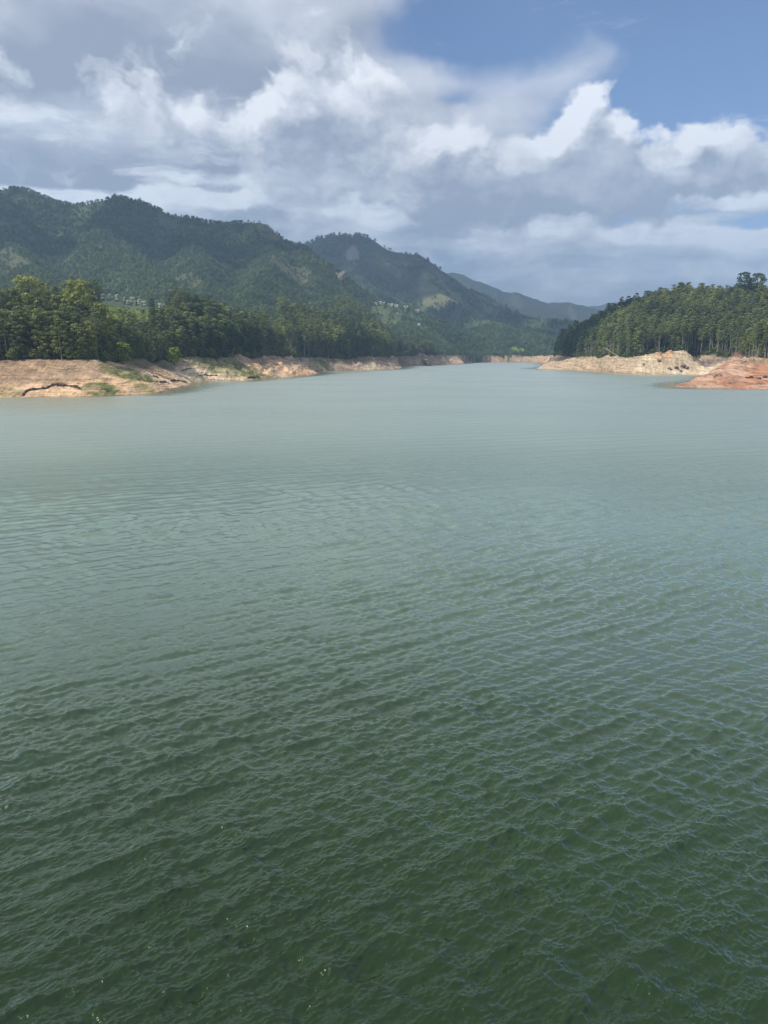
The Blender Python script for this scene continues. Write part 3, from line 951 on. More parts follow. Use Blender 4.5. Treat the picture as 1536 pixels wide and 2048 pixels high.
def leaves(centres, n_each, r, size, rng, dome=0.55, flat=0.62):
    """leaf-cluster faces over the upper shell of each clump"""
    out = []
    for c, rr, n in zip(centres, r, n_each):
        d_ = rng.normal(size=(n, 3))
        d_ /= np.linalg.norm(d_, axis=1, keepdims=True)
        low = d_[:, 2] < -0.25
        flip = low & (rng.random(n) < dome)
        d_[flip, 2] *= -1
        rad = rr * (0.62 + 0.42 * rng.random(n) ** 0.6)
        lump = 1 + 0.22 * np.sin(d_[:, 0] * 5 + c[0]) * np.cos(d_[:, 1] * 5 + c[1])
        p = c + d_ * (rad * lump)[:, None] * np.array((1, 1, flat))
        nrm = d_ * np.array((1, 1, 1.6)) + rng.normal(size=(n, 3)) * 0.40
        nrm /= np.linalg.norm(nrm, axis=1, keepdims=True)
        a = np.cross(nrm, rng.normal(size=(n, 3))); a /= np.linalg.norm(a, axis=1, keepdims=True) + 1e-9
        b = np.cross(nrm, a)
        s = size * (0.6 + 0.8 * rng.random(n))[:, None]
        asp = (0.45 + 0.5 * rng.random(n))[:, None]
        q = np.stack([p - a * s, p - b * s * asp, p + a * s, p + b * s * asp], 1)
        out.append(q)
    q = np.concatenate(out)
    V = q.reshape(-1, 3)
    Fc = np.arange(len(V)).reshape(-1, 4)
    return V, Fc


def make_tree_mesh(kind, seed):
    rng = np.random.default_rng(seed)
    if kind == 'gum':       # tall slim plantation gum: bare pale trunk, small domed clumps high up
        Hh = 34 + rng.random() * 5; cb = 0.46 + rng.random() * 0.12; W = 3.3 + rng.random() * 1.0; nc = 13; cr = (1.9, 3.2); tr = 0.34
    elif kind == 'bushy':   # fuller gum, clumps down to a fifth of its height
        Hh = 28 + rng.random() * 5; cb = 0.14 + rng.random() * 0.08; W = 5.0 + rng.random() * 1.2; nc = 23; cr = (2.4, 4.0); tr = 0.40
    elif kind == 'dome':    # old tree with a broad domed crown
        Hh = 34; cb = 0.40; W = 8.5; nc = 36; cr = (2.4, 3.9); tr = 0.55
    elif kind == 'dark':    # dark spreading evergreen
        Hh = 30; cb = 0.25; W = 6.8; nc = 34; cr = (2.0, 3.4); tr = 0.5
    elif kind == 'silver':  # slender pole with a pale fluffy head
        Hh = 17; cb = 0.60; W = 2.0; nc = 7; cr = (1.6, 2.6); tr = 0.22
    elif kind == 'shrub':
        Hh = 7; cb = 0.10; W = 3.2; nc = 16; cr = (1.1, 1.9); tr = 0.12
    else:                   # 'hill': light version for the far woods
        Hh = 12.5; cb = 0.22; W = 4.2; nc = 9; cr = (2.0, 3.3); tr = 0.2
    bend = rng.normal(size=2) * Hh * 0.025
    def axis(t): return np.array((bend[0] * math.sin(t * 2.6), bend[1] * math.sin(t * 2.1 + 0.5) - bend[1] * math.sin(0.5), Hh * t))
    tp = [axis(t) for t in np.linspace(0, 0.95, 9)]
    tr_r = [tr * (1.25 if i == 0 else 1) * (1 - 0.86 * i / 8) for i in range(9)]
    parts = [tube(tp, tr_r, 7 if kind != 'hill' else 4)]
    cents, rads = [], []
    for i in range(nc):
        t = cb + (1 - cb) * ((i + rng.random()) / nc) ** 0.85
        s_ = (t - cb) / (1 - cb)
        if kind in ('dome', 'dark'): prof = math.sqrt(max(0.03, 1 - (max(s_ - 0.25, 0) / 0.80) ** 2)) * (0.55 + 0.45 * min(1, s_ / 0.3))
        elif kind == 'silver': prof = 0.55
        else: prof = (math.sin(math.pi * min(1, 0.18 + s_ * 0.80)) ** 0.7) * (0.7 + 0.3 * rng.random())
        ph = i * 2.399 + rng.random() * 0.9
        rad = W * prof * (0.35 + 0.65 * math.sqrt(rng.random()))
        a = axis(min(t, 0.95))
        c = a + np.array((math.cos(ph) * rad, math.sin(ph) * rad, (0.4 if kind != 'dark' else 0.0)))
        r_ = (cr[0] + (cr[1] - cr[0]) * rng.random()) * (1 - 0.25 * s_)
        c[2] = min(c[2], Hh - r_ * 0.5)
        cents.append(c); rads.append(r_)
        if kind != 'hill' and i % 2 == 0 and rad > 0.5:
            a0 = axis(max(0.05, min(t, 0.93) - rad / Hh * 0.9))
            mid = (a0 + c) / 2 + np.array((0, 0, -0.10 * rad))
            parts.append(tube([a0, mid, c], [tr * 0.34 * (1.1 - s_ * 0.6), tr * 0.24, 0.04], 4))
    V, Fc = join(parts)
    bark = M_BARK if kind in ('gum', 'bushy', 'silver', 'hill') else M_BARK_D
    me_t = mesh_np(kind + '_trunk', V, Fc, [bark], True)
    size = {'gum': 0.42, 'bushy': 0.48, 'dome': 0.46, 'dark': 0.46, 'silver': 0.38, 'shrub': 0.34, 'hill': 0.85}[kind]
    dens = {'gum': 17, 'bushy': 15, 'dome': 16, 'dark': 16, 'silver': 60, 'shrub': 30, 'hill': 5}[kind]
    n_each = [max(12, int(dens * r_ * r_)) for r_ in rads]
    leaf = {'gum': M_LEAF, 'bushy': M_LEAF, 'dome': M_LEAF_Y, 'dark': M_LEAF_D, 'silver': M_LEAF_S, 'shrub': M_LEAF, 'hill': M_LEAF_H}[kind]
    V2, F2 = leaves(cents, n_each, rads, size, rng, flat=0.58)
    me_c = mesh_np(kind + '_crown', V2, F2, [leaf], False)
    return me_t, me_c, Hh, (V, Fc, bark, V2, F2, leaf)


KINDS = {}
for kd, nv in (('gum', 6), ('bushy', 5), ('dome', 2), ('dark', 3), ('silver', 2), ('shrub', 3), ('hill', 5)):
    KINDS[kd] = [make_tree_mesh(kd, 100 + 13 * i + len(kd) * 7) for i in range(nv)]


def recolour_crown(me, mat):
    c = me.copy(); c.materials.clear(); c.materials.append(mat); return c


def tree_thing(name, trunk_me, crown_me, loc, rz, s, label, cat, group=None):
    e = bpy.data.objects.new(name, None)
    e.empty_display_size = 1
    COL.objects.link(e)
    e.location = loc; e.rotation_euler = (0, 0, rz); e.scale = (s, s, s)
    tag(e, label, cat, group)
    link('trunk', trunk_me, e)
    link('crown', crown_me, e)
    return e


# ------------------------------------------------------------------ candidate positions in the near woods
def jitter_grid(x0, x1, y0, y1, step, seed):
    rng = np.random.default_rng(seed)
    xs = np.arange(x0, x1, step); ys = np.arange(y0, y1, step)
    X, Y = np.meshgrid(xs, ys)
    X = X + (rng.random(X.shape) - 0.5) * step * 0.95 + (np.arange(X.shape[0]) % 2)[:, None] * step * 0.5
    Y = Y + (rng.random(X.shape) - 0.5) * step * 0.95
    return X.ravel(), Y.ravel(), rng


def project(x, y, z):
    cp, sp = math.cos(PITCH), math.sin(PITCH)
    zz = z - CAM_H
    fwd = y * cp - zz * sp
    upv = y * sp + zz * cp
    return 768 + F_PX * x / fwd, 1024 - F_PX * upv / fwd


Xc, Yc, rg = jitter_grid(-760, 800, 470, 2000, 6.2, 3)
a_ = np.abs(np.arctan2(Xc, Yc)) < math.radians(31)
Xc, Yc = Xc[a_], Yc[a_]
intp = inside(Xc, Yc, tree_poly)
dtl = seg_dist(Xc, Yc, tree_line)
keep = (~intp) & (dtl > 2.5)
Xc, Yc, dtl = Xc[keep], Yc[keep], dtl[keep]
u_, v_ = project(Xc, Yc, sample(GZ, Xc, Yc))
tea = 0.90 - 0.90 * sstep(((Xc - UD(258, 840)[0]) / 60) ** 2 + ((Yc - 820) / 185) ** 2, 0.8, 1.1)
keep = (rg.random(len(Xc)) > tea * 0.97) & (Yc < np.where(u_ < 560, 1010, np.where(u_ < 900, 1700, 1650)))
Xc, Yc, dtl, u_ = Xc[keep], Yc[keep], dtl[keep], u_[keep]
Zc = sample(GZ, Xc, Yc)
n = len(Xc)
kind = np.full(n, 'gum', dtype=object)
rnd = rg.random(n)
left_near = u_ < 470
kind[left_near & (rnd < 0.72)] = 'bushy'
kind[(~left_near) & (rnd < 0.16)] = 'bushy'
darkz = fbm(Xc / 60, Yc / 60, 3, 55)
kind[(left_near & (rnd > 0.80) & (darkz > 0.52))] = 'dark'
kind[(u_ > 1100) & (u_ < 1330) & (Yc > 1180) & (rnd > 0.4)] = 'dark'
kind[(u_ > 430) & (u_ < 520) & (rnd > 0.45)] = 'dark'
Sc = 0.80 + 0.38 * rg.random(n)
Sc[(u_ > 300) & (u_ < 470)] *= 0.86
Sc[(u_ > 205) & (u_ < 345) & (Yc < 740)] *= 0.72
Sc[(u_ < 300)] *= 0.92
Sc[(u_ > 780) & (u_ < 1090)] *= 0.75
Sc *= np.where(dtl < 7, 0.82, 1.0)
Vr = rg.integers(0, 1000, n)
Rz = rg.random(n) * 6.283
Hk = np.array([KINDS[k][v % len(KINDS[k])][2] for k, v in zip(kind, Vr)]) * Sc
ut, vt = project(Xc, Yc, Zc + Hk)
ub, vb = project(Xc, Yc, Zc)
# visible height of each tree: walk from near to far with a horizon per screen column
order = np.argsort(np.hypot(Xc, Yc))
colh = np.full(1800, 2048.0)
# start from the bare ground horizon
vis = np.zeros(n)
gr_v = {}
for i in order:
    hw = F_PX * 3.4 * Sc[i] / Yc[i]
    c0, c1 = int(ut[i] - hw) + 130, int(ut[i] + hw) + 131
    if c1 < 4 or c0 > 1790: continue
    c0, c1 = max(c0, 0), min(c1, 1799)
    cur = colh[c0:c1].copy()
    top = vt[i]; bot = vb[i]
    vis[i] = np.clip(np.minimum(cur, bot) - top, 0, None).sum()
    colh[c0:c1] = np.minimum(cur, top + 0.18 * (bot - top))
drop = (ut > 196) & (ut < 345) & (vt < 612) & (Yc > 545) & (Yc < 1000)
inframe = (ut > -8) & (ut < 1544) & ~drop
score = np.where(inframe, vis, 0)
rank = np.argsort(-score)
# hidden trees are not needed, but a few ranks behind keep the wood deep
cand = (vis > 0.0) | (rg.random(n) < 0.45)
N_IND = 272
ind = rank[:N_IND]
is_ind = np.zeros(n, bool); is_ind[ind] = True
stuff_sel = cand & ~is_ind & ~drop
print('near trees', n, 'individual', is_ind.sum(), 'stuff', stuff_sel.sum(), 'visible', (score > 0).sum())

M_LEAF_M = leaf_material('light_gum_leaves', (0.065, 0.095, 0.030), (0.30, 0.33, 0.080), 0.2)
light_crown = {}
# labels: where the tree stands (named stretch of shore), which rank, counted from the left
STRETCH = [(-50, 110, 'above the dark cracked ledge'), (110, 235, 'above the left bank grass patch'), (235, 330, 'behind the slabby left point'),
           (330, 450, 'above the long green bank'), (450, 560, 'above the left shore gully'), (560, 680, 'behind the second sandy point'),
           (680, 800, 'above the streaked brown bank'), (800, 930, 'around the brown outcrop'), (930, 1100, 'at the far lake end'),
           (1100, 1200, 'on the right shore tip'), (1200, 1300, 'behind the leaning dead trunk'), (1300, 1400, 'above the cream landslip'),
           (1400, 1470, 'above the grey log gully'), (1470, 1600, 'above the red right bank')]
ORD = ['1st', '2nd', '3rd'] + ['%dth' % i for i in range(4, 60)]
look = {'gum': 'slim gum', 'bushy': 'full leafy gum', 'dark': 'dark evergreen'}
names = {'gum': 'gum_tree', 'bushy': 'leafy_gum_tree', 'dark': 'evergreen_tree'}
buckets = {}
for i in ind:
    st = next((s[2] for s in STRETCH if s[0] <= ut[i] < s[1]), 'in the shore wood')
    rk = 'waterside' if dtl[i] < 11 else 'second-row' if dtl[i] < 24 else 'mid-wood' if dtl[i] < 60 else 'upper-wood'
    buckets.setdefault((st, rk, kind[i]), []).append(i)
for (st, rk, kd), lst in buckets.items():
    lst.sort(key=lambda q: ut[q])
    for j, i in enumerate(lst):
        lab = f"{ORD[j]} {rk} {look[kd]} from the left, {st}"
        tm, cm, _, _ = KINDS[kd][Vr[i] % len(KINDS[kd])]
        if (kd == 'gum' and 500 < ut[i] < 800) or (kd == 'bushy' and ut[i] < 470 and Vr[i] % 10 < 4):
            if cm.name not in light_crown:
                light_crown[cm.name] = recolour_crown(cm, M_LEAF_M)
            cm = light_crown[cm.name]
        side = 'left' if ut[i] < 1085 else 'right'
        tree_thing(names[kd], tm, cm, (Xc[i], Yc[i], Zc[i] - 0.3), Rz[i], Sc[i], lab, 'tree', f'trees of the {side} shore wood')

# ------------------------------------------------------------------ landmark trees
def landmark(kd, vi, u, vtop, depth, label, name, mat=None, cat='tree', s=None, group=None):
    tm, cm, Hh, _ = KINDS[kd][vi]
    p = PT(u, vtop, depth)
    g = ground(p[0], p[1])
    sc_ = s if s else (p[2] - g + 0.3) / Hh
    sc_ = max(0.35, min(sc_, 2.2))
    if mat: cm = recolour_crown(cm, mat)
    z0 = g - 0.3 if s is None else g - 0.3
    return tree_thing(name, tm, cm, (p[0], p[1], z0), random.random() * 6.28, sc_, label, cat, group)


landmark('dome', 0, 53, 553, 600, 'tall yellow-green domed gum standing above the far left wood', 'gum_tree')
landmark('dome', 1, 157, 561, 590, 'broad yellow-green domed gum, the largest crown of the left wood', 'gum_tree')
landmark('dome', 0, 8, 577, 590, 'yellow-green crown at the left edge of the photo', 'gum_tree')
landmark('bushy', 1, 110, 590, 585, 'golden-topped leafy gum between the two tall domed crowns', 'leafy_gum_tree', M_LEAF_Y)
landmark('bushy', 3, 200, 607, 560, 'golden-topped leafy gum right of the broad domed crown', 'leafy_gum_tree', M_LEAF_Y)
landmark('bushy', 2, 80, 594, 570, 'olive leafy gum just right of the tall domed gum', 'leafy_gum_tree', M_LEAF_Y)
landmark('shrub', 0, 239, 667, 560, 'small bright lime-green tree at the edge of the dark left wood', 'shrub', M_LEAF_B, 'shrub')
landmark('shrub', 1, 270, 624, 760, 'small yellow-green round tree below the tea field', 'shrub', M_LEAF_B, 'shrub')
landmark('shrub', 2, 345, 668, 680, 'small bright green tree in front of the left wood', 'shrub', M_LEAF_B, 'shrub')
landmark('dark', 0, 302, 596, 860, 'dark spreading evergreen beside the pale silver oaks', 'evergreen_tree')
landmark('dark', 1, 346, 581, 900, 'tall dark evergreen right of the tea field', 'evergreen_tree')
landmark('dark', 2, 86, 583, 640, 'dark evergreen peeping up behind the left wood', 'evergreen_tree')
landmark('dark', 1, 1488, 543, 1105, 'huge dark spreading tree on the skyline at right', 'evergreen_tree')
landmark('dark', 2, 1516, 545, 1108, 'dark spreading tree at the right edge, beside the huge one', 'evergreen_tree')
landmark('dark', 0, 1362, 571, 1150, 'dark spiky-topped tree on the crest of the right wood', 'evergreen_tree')
landmark('gum', 2, 1395, 580, 1130, 'airy gum on the right skyline, just right of the dark spiky tree', 'gum_tree')
landmark('gum', 4, 1434, 575, 1110, 'tall airy gum on the right skyline, left of the huge dark tree', 'gum_tree')

# pale silver oaks along the top of the tea field
SO = [(184, 590, 'leftmost'), (193, 594, '2nd from left'), (205, 588, '3rd from left'), (219, 588, '4th from left'), (223, 592, '5th from left'), (234, 589, '6th from left'), (249, 594, '7th from left'), (255, 600, '8th from left'),
      (264, 594, '9th from left'), (270, 601, '10th from left'), (279, 598, '11th from left'), (283, 602, '12th from left'), (290, 602, '13th from left'), (320, 606, '14th from left'), (327, 608, '15th from left'), (335, 613, 'rightmost')]
for i, (u, v, o_) in enumerate(SO):
    landmark('silver', i % 2, u, v, 880 + 6 * (i % 3), f'small pale silver oak on the tea field ridge, {o_} of the row', 'silver_oak_tree', None, 'silver oak', group='silver oaks above the tea field')

# ------------------------------------------------------------------ woods as stuff, scattered by geometry nodes
def scatter(name, label, cat, pts, rots, scales, variant, meshes):
    """one object: points with attributes -> instances of the given tree meshes (each joined trunk + crown)"""
    me = bpy.data.meshes.new(name)
    me.vertices.add(len(pts))
    me.vertices.foreach_set('co', np.asarray(pts, np.float32).ravel())
    for an, arr, ty in (('rot', rots, 'FLOAT'), ('scl', scales, 'FLOAT'), ('var', variant, 'INT')):
        at = me.attributes.new(an, ty, 'POINT')
        at.data.foreach_set('value', np.asarray(arr, np.float32 if ty == 'FLOAT' else np.int32))
    o = link(name, me)
    tag(o, label, cat, kind='stuff')
    ng = bpy.data.node_groups.new(name + '_scatter', 'GeometryNodeTree')
    ng.interface.new_socket(name="Geometry", in_out='INPUT', socket_type='NodeSocketGeometry')
    ng.interface.new_socket(name="Geometry", in_out='OUTPUT', socket_type='NodeSocketGeometry')
    gi = ng.nodes.new('NodeGroupInput'); go = ng.nodes.new('NodeGroupOutput')
    jn_ = ng.nodes.new('GeometryNodeJoinGeometry')
    def named(nm, ty):
        q = ng.nodes.new('GeometryNodeInputNamedAttribute'); q.data_type = ty
        q.inputs['Name'].default_value = nm
        return q.outputs[0]
    rot = ng.nodes.new('ShaderNodeCombineXYZ')
    ng.links.new(named('rot', 'FLOAT'), rot.inputs[2])
    sclo = named('scl', 'FLOAT'); var = named('var', 'INT')
    for vi, ob in enumerate(meshes):
        cmp_ = ng.nodes.new('FunctionNodeCompare'); cmp_.data_type = 'INT'; cmp_.operation = 'EQUAL'
        ng.links.new(var, cmp_.inputs[2]); cmp_.inputs[3].default_value = vi
        for part in ob:
            oi = ng.nodes.new('GeometryNodeObjectInfo'); oi.transform_space = 'ORIGINAL'
            oi.inputs['Object'].default_value = part
            oi.inputs['As Instance'].default_value = True
            ip = ng.nodes.new('GeometryNodeInstanceOnPoints')
            ng.links.new(gi.outputs[0], ip.inputs['Points'])
            ng.links.new(cmp_.outputs[0], ip.inputs['Selection'])
            ng.links.new(oi.outputs['Geometry'], ip.inputs['Instance'])
            ng.links.new(rot.outputs[0], ip.inputs['Rotation'])
            ng.links.new(sclo, ip.inputs['Scale'])
            ng.links.new(ip.outputs[0], jn_.inputs[0])
    ng.links.new(jn_.outputs[0], go.inputs[0])
    md = o.modifiers.new('scatter', 'NODES'); md.node_group = ng
    return o


# real placed trees serve as the source shapes
def source_objects(kd):
    res = []
    for (tm, cm, _, _) in KINDS[kd]:
        t_ = next((o for o in COL.objects if o.data is tm), None)
        c_ = next((o for o in COL.objects if o.data is cm), None)
        res.append((t_, c_))
    return res


for kd, nm, lb in (('gum', 'gum_wood', 'close-packed slim gums filling the shore woods'), ('bushy', 'leafy_wood', 'leafy gums filling the shore woods'), ('dark', 'evergreen_wood', 'dark evergreens filling the shore woods')):
    sel = stuff_sel & (kind == kd)
    if not sel.any(): continue
    src = source_objects(kd)
    okv = [j for j, s_ in enumerate(src) if s_[0] and s_[1]]
    var = np.array([okv[v % len(okv)] for v in Vr[sel]])
    src = [src[j] if j in okv else src[okv[0]] for j in range(len(src))]
    scatter(nm, lb, 'wood', np.stack([Xc[sel], Yc[sel], Zc[sel] - 0.3], 1), Rz[sel], Sc[sel], var, src)

# undergrowth along the tree line and under the trees
Xu, Yu, ru_ = jitter_grid(-700, 700, 470, 1700, 4.6, 8)
a_ = np.abs(np.arctan2(Xu, Yu)) < math.radians(30.5)
Xu, Yu = Xu[a_], Yu[a_]
iu = inside(Xu, Yu, tree_poly); du = seg_dist(Xu, Yu, tree_line)
uu, _ = project(Xu, Yu, np.full(len(Xu), 20.0))
ks = (~iu) & (du > 1.0) & (du < 60) & (ru_.random(len(Xu)) < np.where(uu < 560, 0.85, 0.8))
slip = (np.abs(uu - 1500) < 40) & (du < 26)
ks &= ~slip
Xu, Yu, uu = Xu[ks], Yu[ks], uu[ks]
src = source_objects('shrub')
src = [s_ for s_ in src if s_[0] and s_[1]]
# shrub crowns of the landmarks are recoloured copies: place one plain-leaved shrub of each kind for the scatter
shr = []
for j, (u, dd, lab) in enumerate([(25, 489, 'low dark bush at the foot of the far left trees'), (600, 1077, 'low dark bush behind the second sandy point'), (1290, 963, 'low dark bush left of the cream landslip crest')]):
    x, y = UD(u, dd)
    e = tree_thing('bush', KINDS['shrub'][j][0], KINDS['shrub'][j][1], (x, y, ground(x, y) - 0.2), j, 1.0, lab, 'bush')
    shr.append(tuple(e.children))
shr = [tuple(sorted(s_, key=lambda o: o.name)) for s_ in shr]
su = (0.45 + 0.75 * ru_.random(len(Xu)))
scatter('undergrowth', 'dense dark undergrowth beneath and between the shore trees', 'undergrowth', np.stack([Xu, Yu, sample(GZ, Xu, Yu) - 0.4], 1), ru_.random(len(Xu)) * 6.28, su, ru_.integers(0, 3, len(Xu)), shr)

# ------------------------------------------------------------------ forest on the mountains
hx, hy, hr = jitter_grid(-2600, 1900, 950, 4300, 6.8, 21)
rr = np.hypot(hx, hy)
sel = (np.abs(np.arctan2(hx, hy)) < math.radians(30)) & (~inside(hx, hy, tree_poly)) & (hr.random(len(hx)) < np.clip((2250 / rr) ** 2, 0.14, 1.0))
hx, hy, rr = hx[sel], hy[sel], rr[sel]
hu, _ = project(hx, hy, np.full(len(hx), 50.0))
near_zone = hy < np.where(hu < 560, 1010, np.where(hu < 900, 1700, 1650))
near_zone &= hu < 1600
hz_ = sample(GZ, hx, hy)
a_here = (hz_ + 12 - CAM_H) / rr
vis_h = a_here > sample(prev, hx, hy) - 0.004
patch = fbm(hx / 120, hy / 120, 5, 72)
patch2 = fbm(hx / 45, hy / 45, 4, 77)
pr = np.where(rr < 2600, 1.0 - 0.80 * sstep(patch, 0.54, 0.68), 0.75 - 0.7 * sstep(patch, 0.44, 0.58)) * (0.75 + 0.5 * sstep(patch2, 0.35, 0.6))
low = hz_ < 170
pr = np.where(low & (rr < 2700), np.maximum(pr, 0.9), pr)
# open ground round the village and on the rock faces
for (u, dd, ru, rd) in [(800, 2080, 75, 130), (683, 2185, 10, 20), (706, 3560, 14, 120), (880, 3350, 45, 240), (1035, 2270, 14, 24)]:
    pr = pr * (1 - 0.85 * blob(hx, hy, u, dd, ru, rd))
sel = (~near_zone) & vis_h & (hr.random(len(hx)) < pr)
hx, hy, hz_, rr, patch2 = hx[sel], hy[sel], hz_[sel], rr[sel], patch2[sel]
print('hill trees', len(hx))
hs = (0.50 + 0.55 * hr.random(len(hx))) * np.clip(rr / 2600, 0.9, 1.6)
pts = np.stack([hx, hy, hz_ - 0.5], 1); rot = hr.random(len(hx)) * 6.28; vr = hr.integers(0, 5, len(hx))
# five placed trees on the first mountain's skyline are the source shapes
hills_src = []
for j, (u, v, dd, lab) in enumerate([(33, 372, 2300, 'small tree on the skyline, highest point of the left mountain'), (140, 402, 2300, 'lone tree in the dip of the left mountain skyline'),
                                     (262, 394, 2262, 'tree on the rounded second top of the left mountain'), (497, 437, 2305, 'tree on the flat shoulder of the left mountain skyline'),
                                     (820, 505, 3745, 'tree on the right shoulder of the double-peaked mountain')]):
    tm, cm, Hh, _ = KINDS['hill'][j]
    p = PT(u, v, dd)
    e = tree_thing('hill_tree', tm, cm, (p[0], p[1], ground(p[0], p[1]) - 0.5), j, 0.7, lab, 'tree', 'trees on the mountain skylines')
    hills_src.append(tuple(sorted(e.children, key=lambda o: o.name)))
# trees along the crest lines
cx, cy = [], []
for nm, stepm, jit in (('ridge_a', 7, 9), ('ridge_b', 26, 16)):
    P = [PT(*p) for p in SPINES[nm][2]]
    for p0, p1 in zip(P[:-1], P[1:]):
        L = math.hypot(p1[0] - p0[0], p1[1] - p0[1])
        for q in np.arange(0, L, stepm):
            if hr.random() < 0.72:
                cx.append(p0[0] + (p1[0] - p0[0]) * q / L + hr.normal() * jit * 0.4); cy.append(p0[1] + (p1[1] - p0[1]) * q / L + hr.normal() * jit)
cx, cy = np.array(cx), np.array(cy)
pu, _ = project(cx, cy, np.full(len(cx), 400.0))
k_ = ((cy < 3000) | ((pu > 790) & (pu < 1150))) & (np.abs(np.arctan2(cx, cy)) < math.radians(30))
cx, cy = cx[k_], cy[k_]
cz = sample(GZ, cx, cy)
pts = np.concatenate([pts, np.stack([cx, cy, cz - 0.5], 1)])
rot = np.concatenate([rot, hr.random(len(cx)) * 6.28]); vr = np.concatenate([vr, hr.integers(0, 5, len(cx))])
hs = np.concatenate([hs, 0.32 + 0.42 * hr.random(len(cx))])
scatter('hillside_forest', 'forest covering the mountain slopes behind the lake', 'forest', pts, rot, hs, vr, hills_src)


# ================================================================== rocks, logs, houses
def rock_mesh(name, rx, ry, rz_, seed, mat, sub=4, amp=0.35, ang_=1.0):
    import bmesh
    bm = bmesh.new()
    bmesh.ops.create_icosphere(bm, subdivisions=sub, radius=1.0)
    rng = np.random.default_rng(seed)
    # cut by random planes for an angular look
    cuts = []
    for _ in range(10):
        nn = rng.normal(size=3); nn /= np.linalg.norm(nn); cuts.append((nn, 0.62 + 0.25 * rng.random()))
    co = np.array([v.co[:] for v in bm.verts])
    for nn, h in cuts:
        dd = co @ nn
        over = np.clip(dd - h, 0, None)
        co = co - nn * (over * ang_)[:, None]
    nse = fbm(co[:, 0] * 2.2 + 9 + seed, co[:, 1] * 2.2 + co[:, 2] * 1.7, 4, seed)
    co = co * (1 + amp * (nse - 0.5))[:, None]
    co = co * np.array((rx, ry, rz_))
    for v, c in zip(bm.verts, co): v.co = c
    me = bpy.data.meshes.new(name)
    bm.to_mesh(me); bm.free()
    me.materials.append(mat)
    return me


def rock(u, v, depth, rx, ry, rz_, label, mat, seed, tilt=(0, 0, 0), name='rock', cat='rock', group=None, sink=0.35):
    p = PT(u, v, depth)
    g = ground(p[0], p[1])
    o = link(name, rock_mesh(name, rx, ry, rz_, seed, mat))
    o.location = (p[0], p[1], g + rz_ * (1 - 2 * sink) * 0.5)
    o.rotation_euler = tilt
    tag(o, label, cat, group)
    return o


def on_ground(u, v, z=None):
    """first terrain point hit by the ray through (u, v)"""
    rx, rz = ray(u, v)
    for y in np.arange(380, 2400, 0.8):
        g = ground(rx * y, y)
        if g > -0.1 and CAM_H + rz * y <= g: return (rx * y, y, g)
    return (rx * 900, 900, ground(rx * 900, 900))


def ledge(pts_px, name, label, h=0.7, wdt=0.9, mat=None, seed=1):
    """ragged dark cut in the bank, following the ground"""
    P = [np.array(on_ground(u, v)) for u, v in pts_px]
    path = []
    for a, b in zip(P[:-1], P[1:]):
        m_ = max(2, int(np.linalg.norm(b - a) / 0.7))
        for q in range(m_): path.append(a + (b - a) * q / m_)
    path.append(P[-1])
    rng = np.random.default_rng(seed)
    path = np.array(path)
    for pnt in path:
        pnt[2] = ground(pnt[0], pnt[1]) + 0.05
    path[:, 1] += rng.normal(size=len(path)) * 0.18; path[:, 2] += rng.normal(size=len(path)) * 0.08
    nn = len(path)
    rad = h * (0.15 + 1.7 * fbm(np.arange(nn) * 0.35, np.zeros(nn) + seed, 3, seed)) * np.minimum(1, np.minimum(np.arange(nn) + 0.4, nn - np.arange(nn) - 0.6) / 3)
    V, Fc = tube(path, rad, 8)
    V = V + rng.normal(size=V.shape) * 0.07
    me = mesh_np(name, V, Fc, [mat or M_ROCK_D], False)
    return tag(link(name, me), label, 'rock')


ledge([(45, 793), (50, 786), (60, 781), (75, 779), (90, 778), (100, 774), (106, 771), (120, 771), (135, 772), (150, 775), (160, 779)], 'rock_ledge', 'long dark overhanging ledge zigzagging across the left bank', 0.9)
ledge([(305, 752), (312, 754), (318, 757)], 'rock_ledge', 'short dark slab ledge, highest on the point of the left bank', 0.75, seed=4)
ledge([(310, 763), (320, 766), (330, 764), (340, 768)], 'rock_ledge', 'dark broken slab ledge in the middle of the left point', 0.8, seed=5)
ledge([(342, 763), (355, 762), (366, 763), (374, 766)], 'rock_ledge', 'dark ledge running out to the tip of the left point', 0.8, seed=6)
ledge([(362, 742), (374, 739), (386, 737), (392, 739)], 'rock_ledge', 'thin dark ledge high on the cream bank behind the left point', 0.5, seed=7)
ledge([(398, 752), (412, 750), (425, 752), (436, 751)], 'rock_ledge', 'dark ledge low on the cream bank behind the left point', 0.6, seed=8)
ledge([(494, 757), (504, 755), (518, 754)], 'rock_ledge', 'black rock ledge at the water below the long green bank', 1.0, seed=9)
ledge([(440, 733), (455, 735), (470, 737), (480, 739)], 'rock_ledge', 'thin dark crack across the long green bank', 0.4, seed=10)
ledge([(203, 778), (210, 781), (218, 782)], 'rock_ledge', 'faint small crack low on the left bank, right of the long ledge', 0.2, seed=11)

R_SLABS = [(1340, 740, 920, 3, 'brown boulder low on the cream landslip, leftmost of the cluster'), (1352, 737, 922, 3.5, 'brown boulder in the middle of the cream landslip'),
           (1366, 733, 925, 4.4, 'largest brown boulder of the cream landslip'), (1374, 738, 918, 3, 'brown boulder at the right of the landslip cluster'), (1361, 743, 905, 2.4, 'small brown boulder near the water below the landslip'),
           (1318, 722, 935, 3.0, 'brown boulder left of the landslip crest'), (1288, 731, 925, 2.5, 'weathered boulder on the left flank of the landslip')]
def sit(u, v, rx, ry, rz_, label, mat, seed, tilt=(0, 0, 0), cat='rock', name='boulder', sink=0.3):
    p = on_ground(u, v)
    o = link(name, rock_mesh(name, rx, ry, rz_, seed, mat))
    o.location = (p[0], p[1], p[2] + rz_ * (1 - 2 * sink))
    o.rotation_euler = tilt
    return tag(o, label, cat)


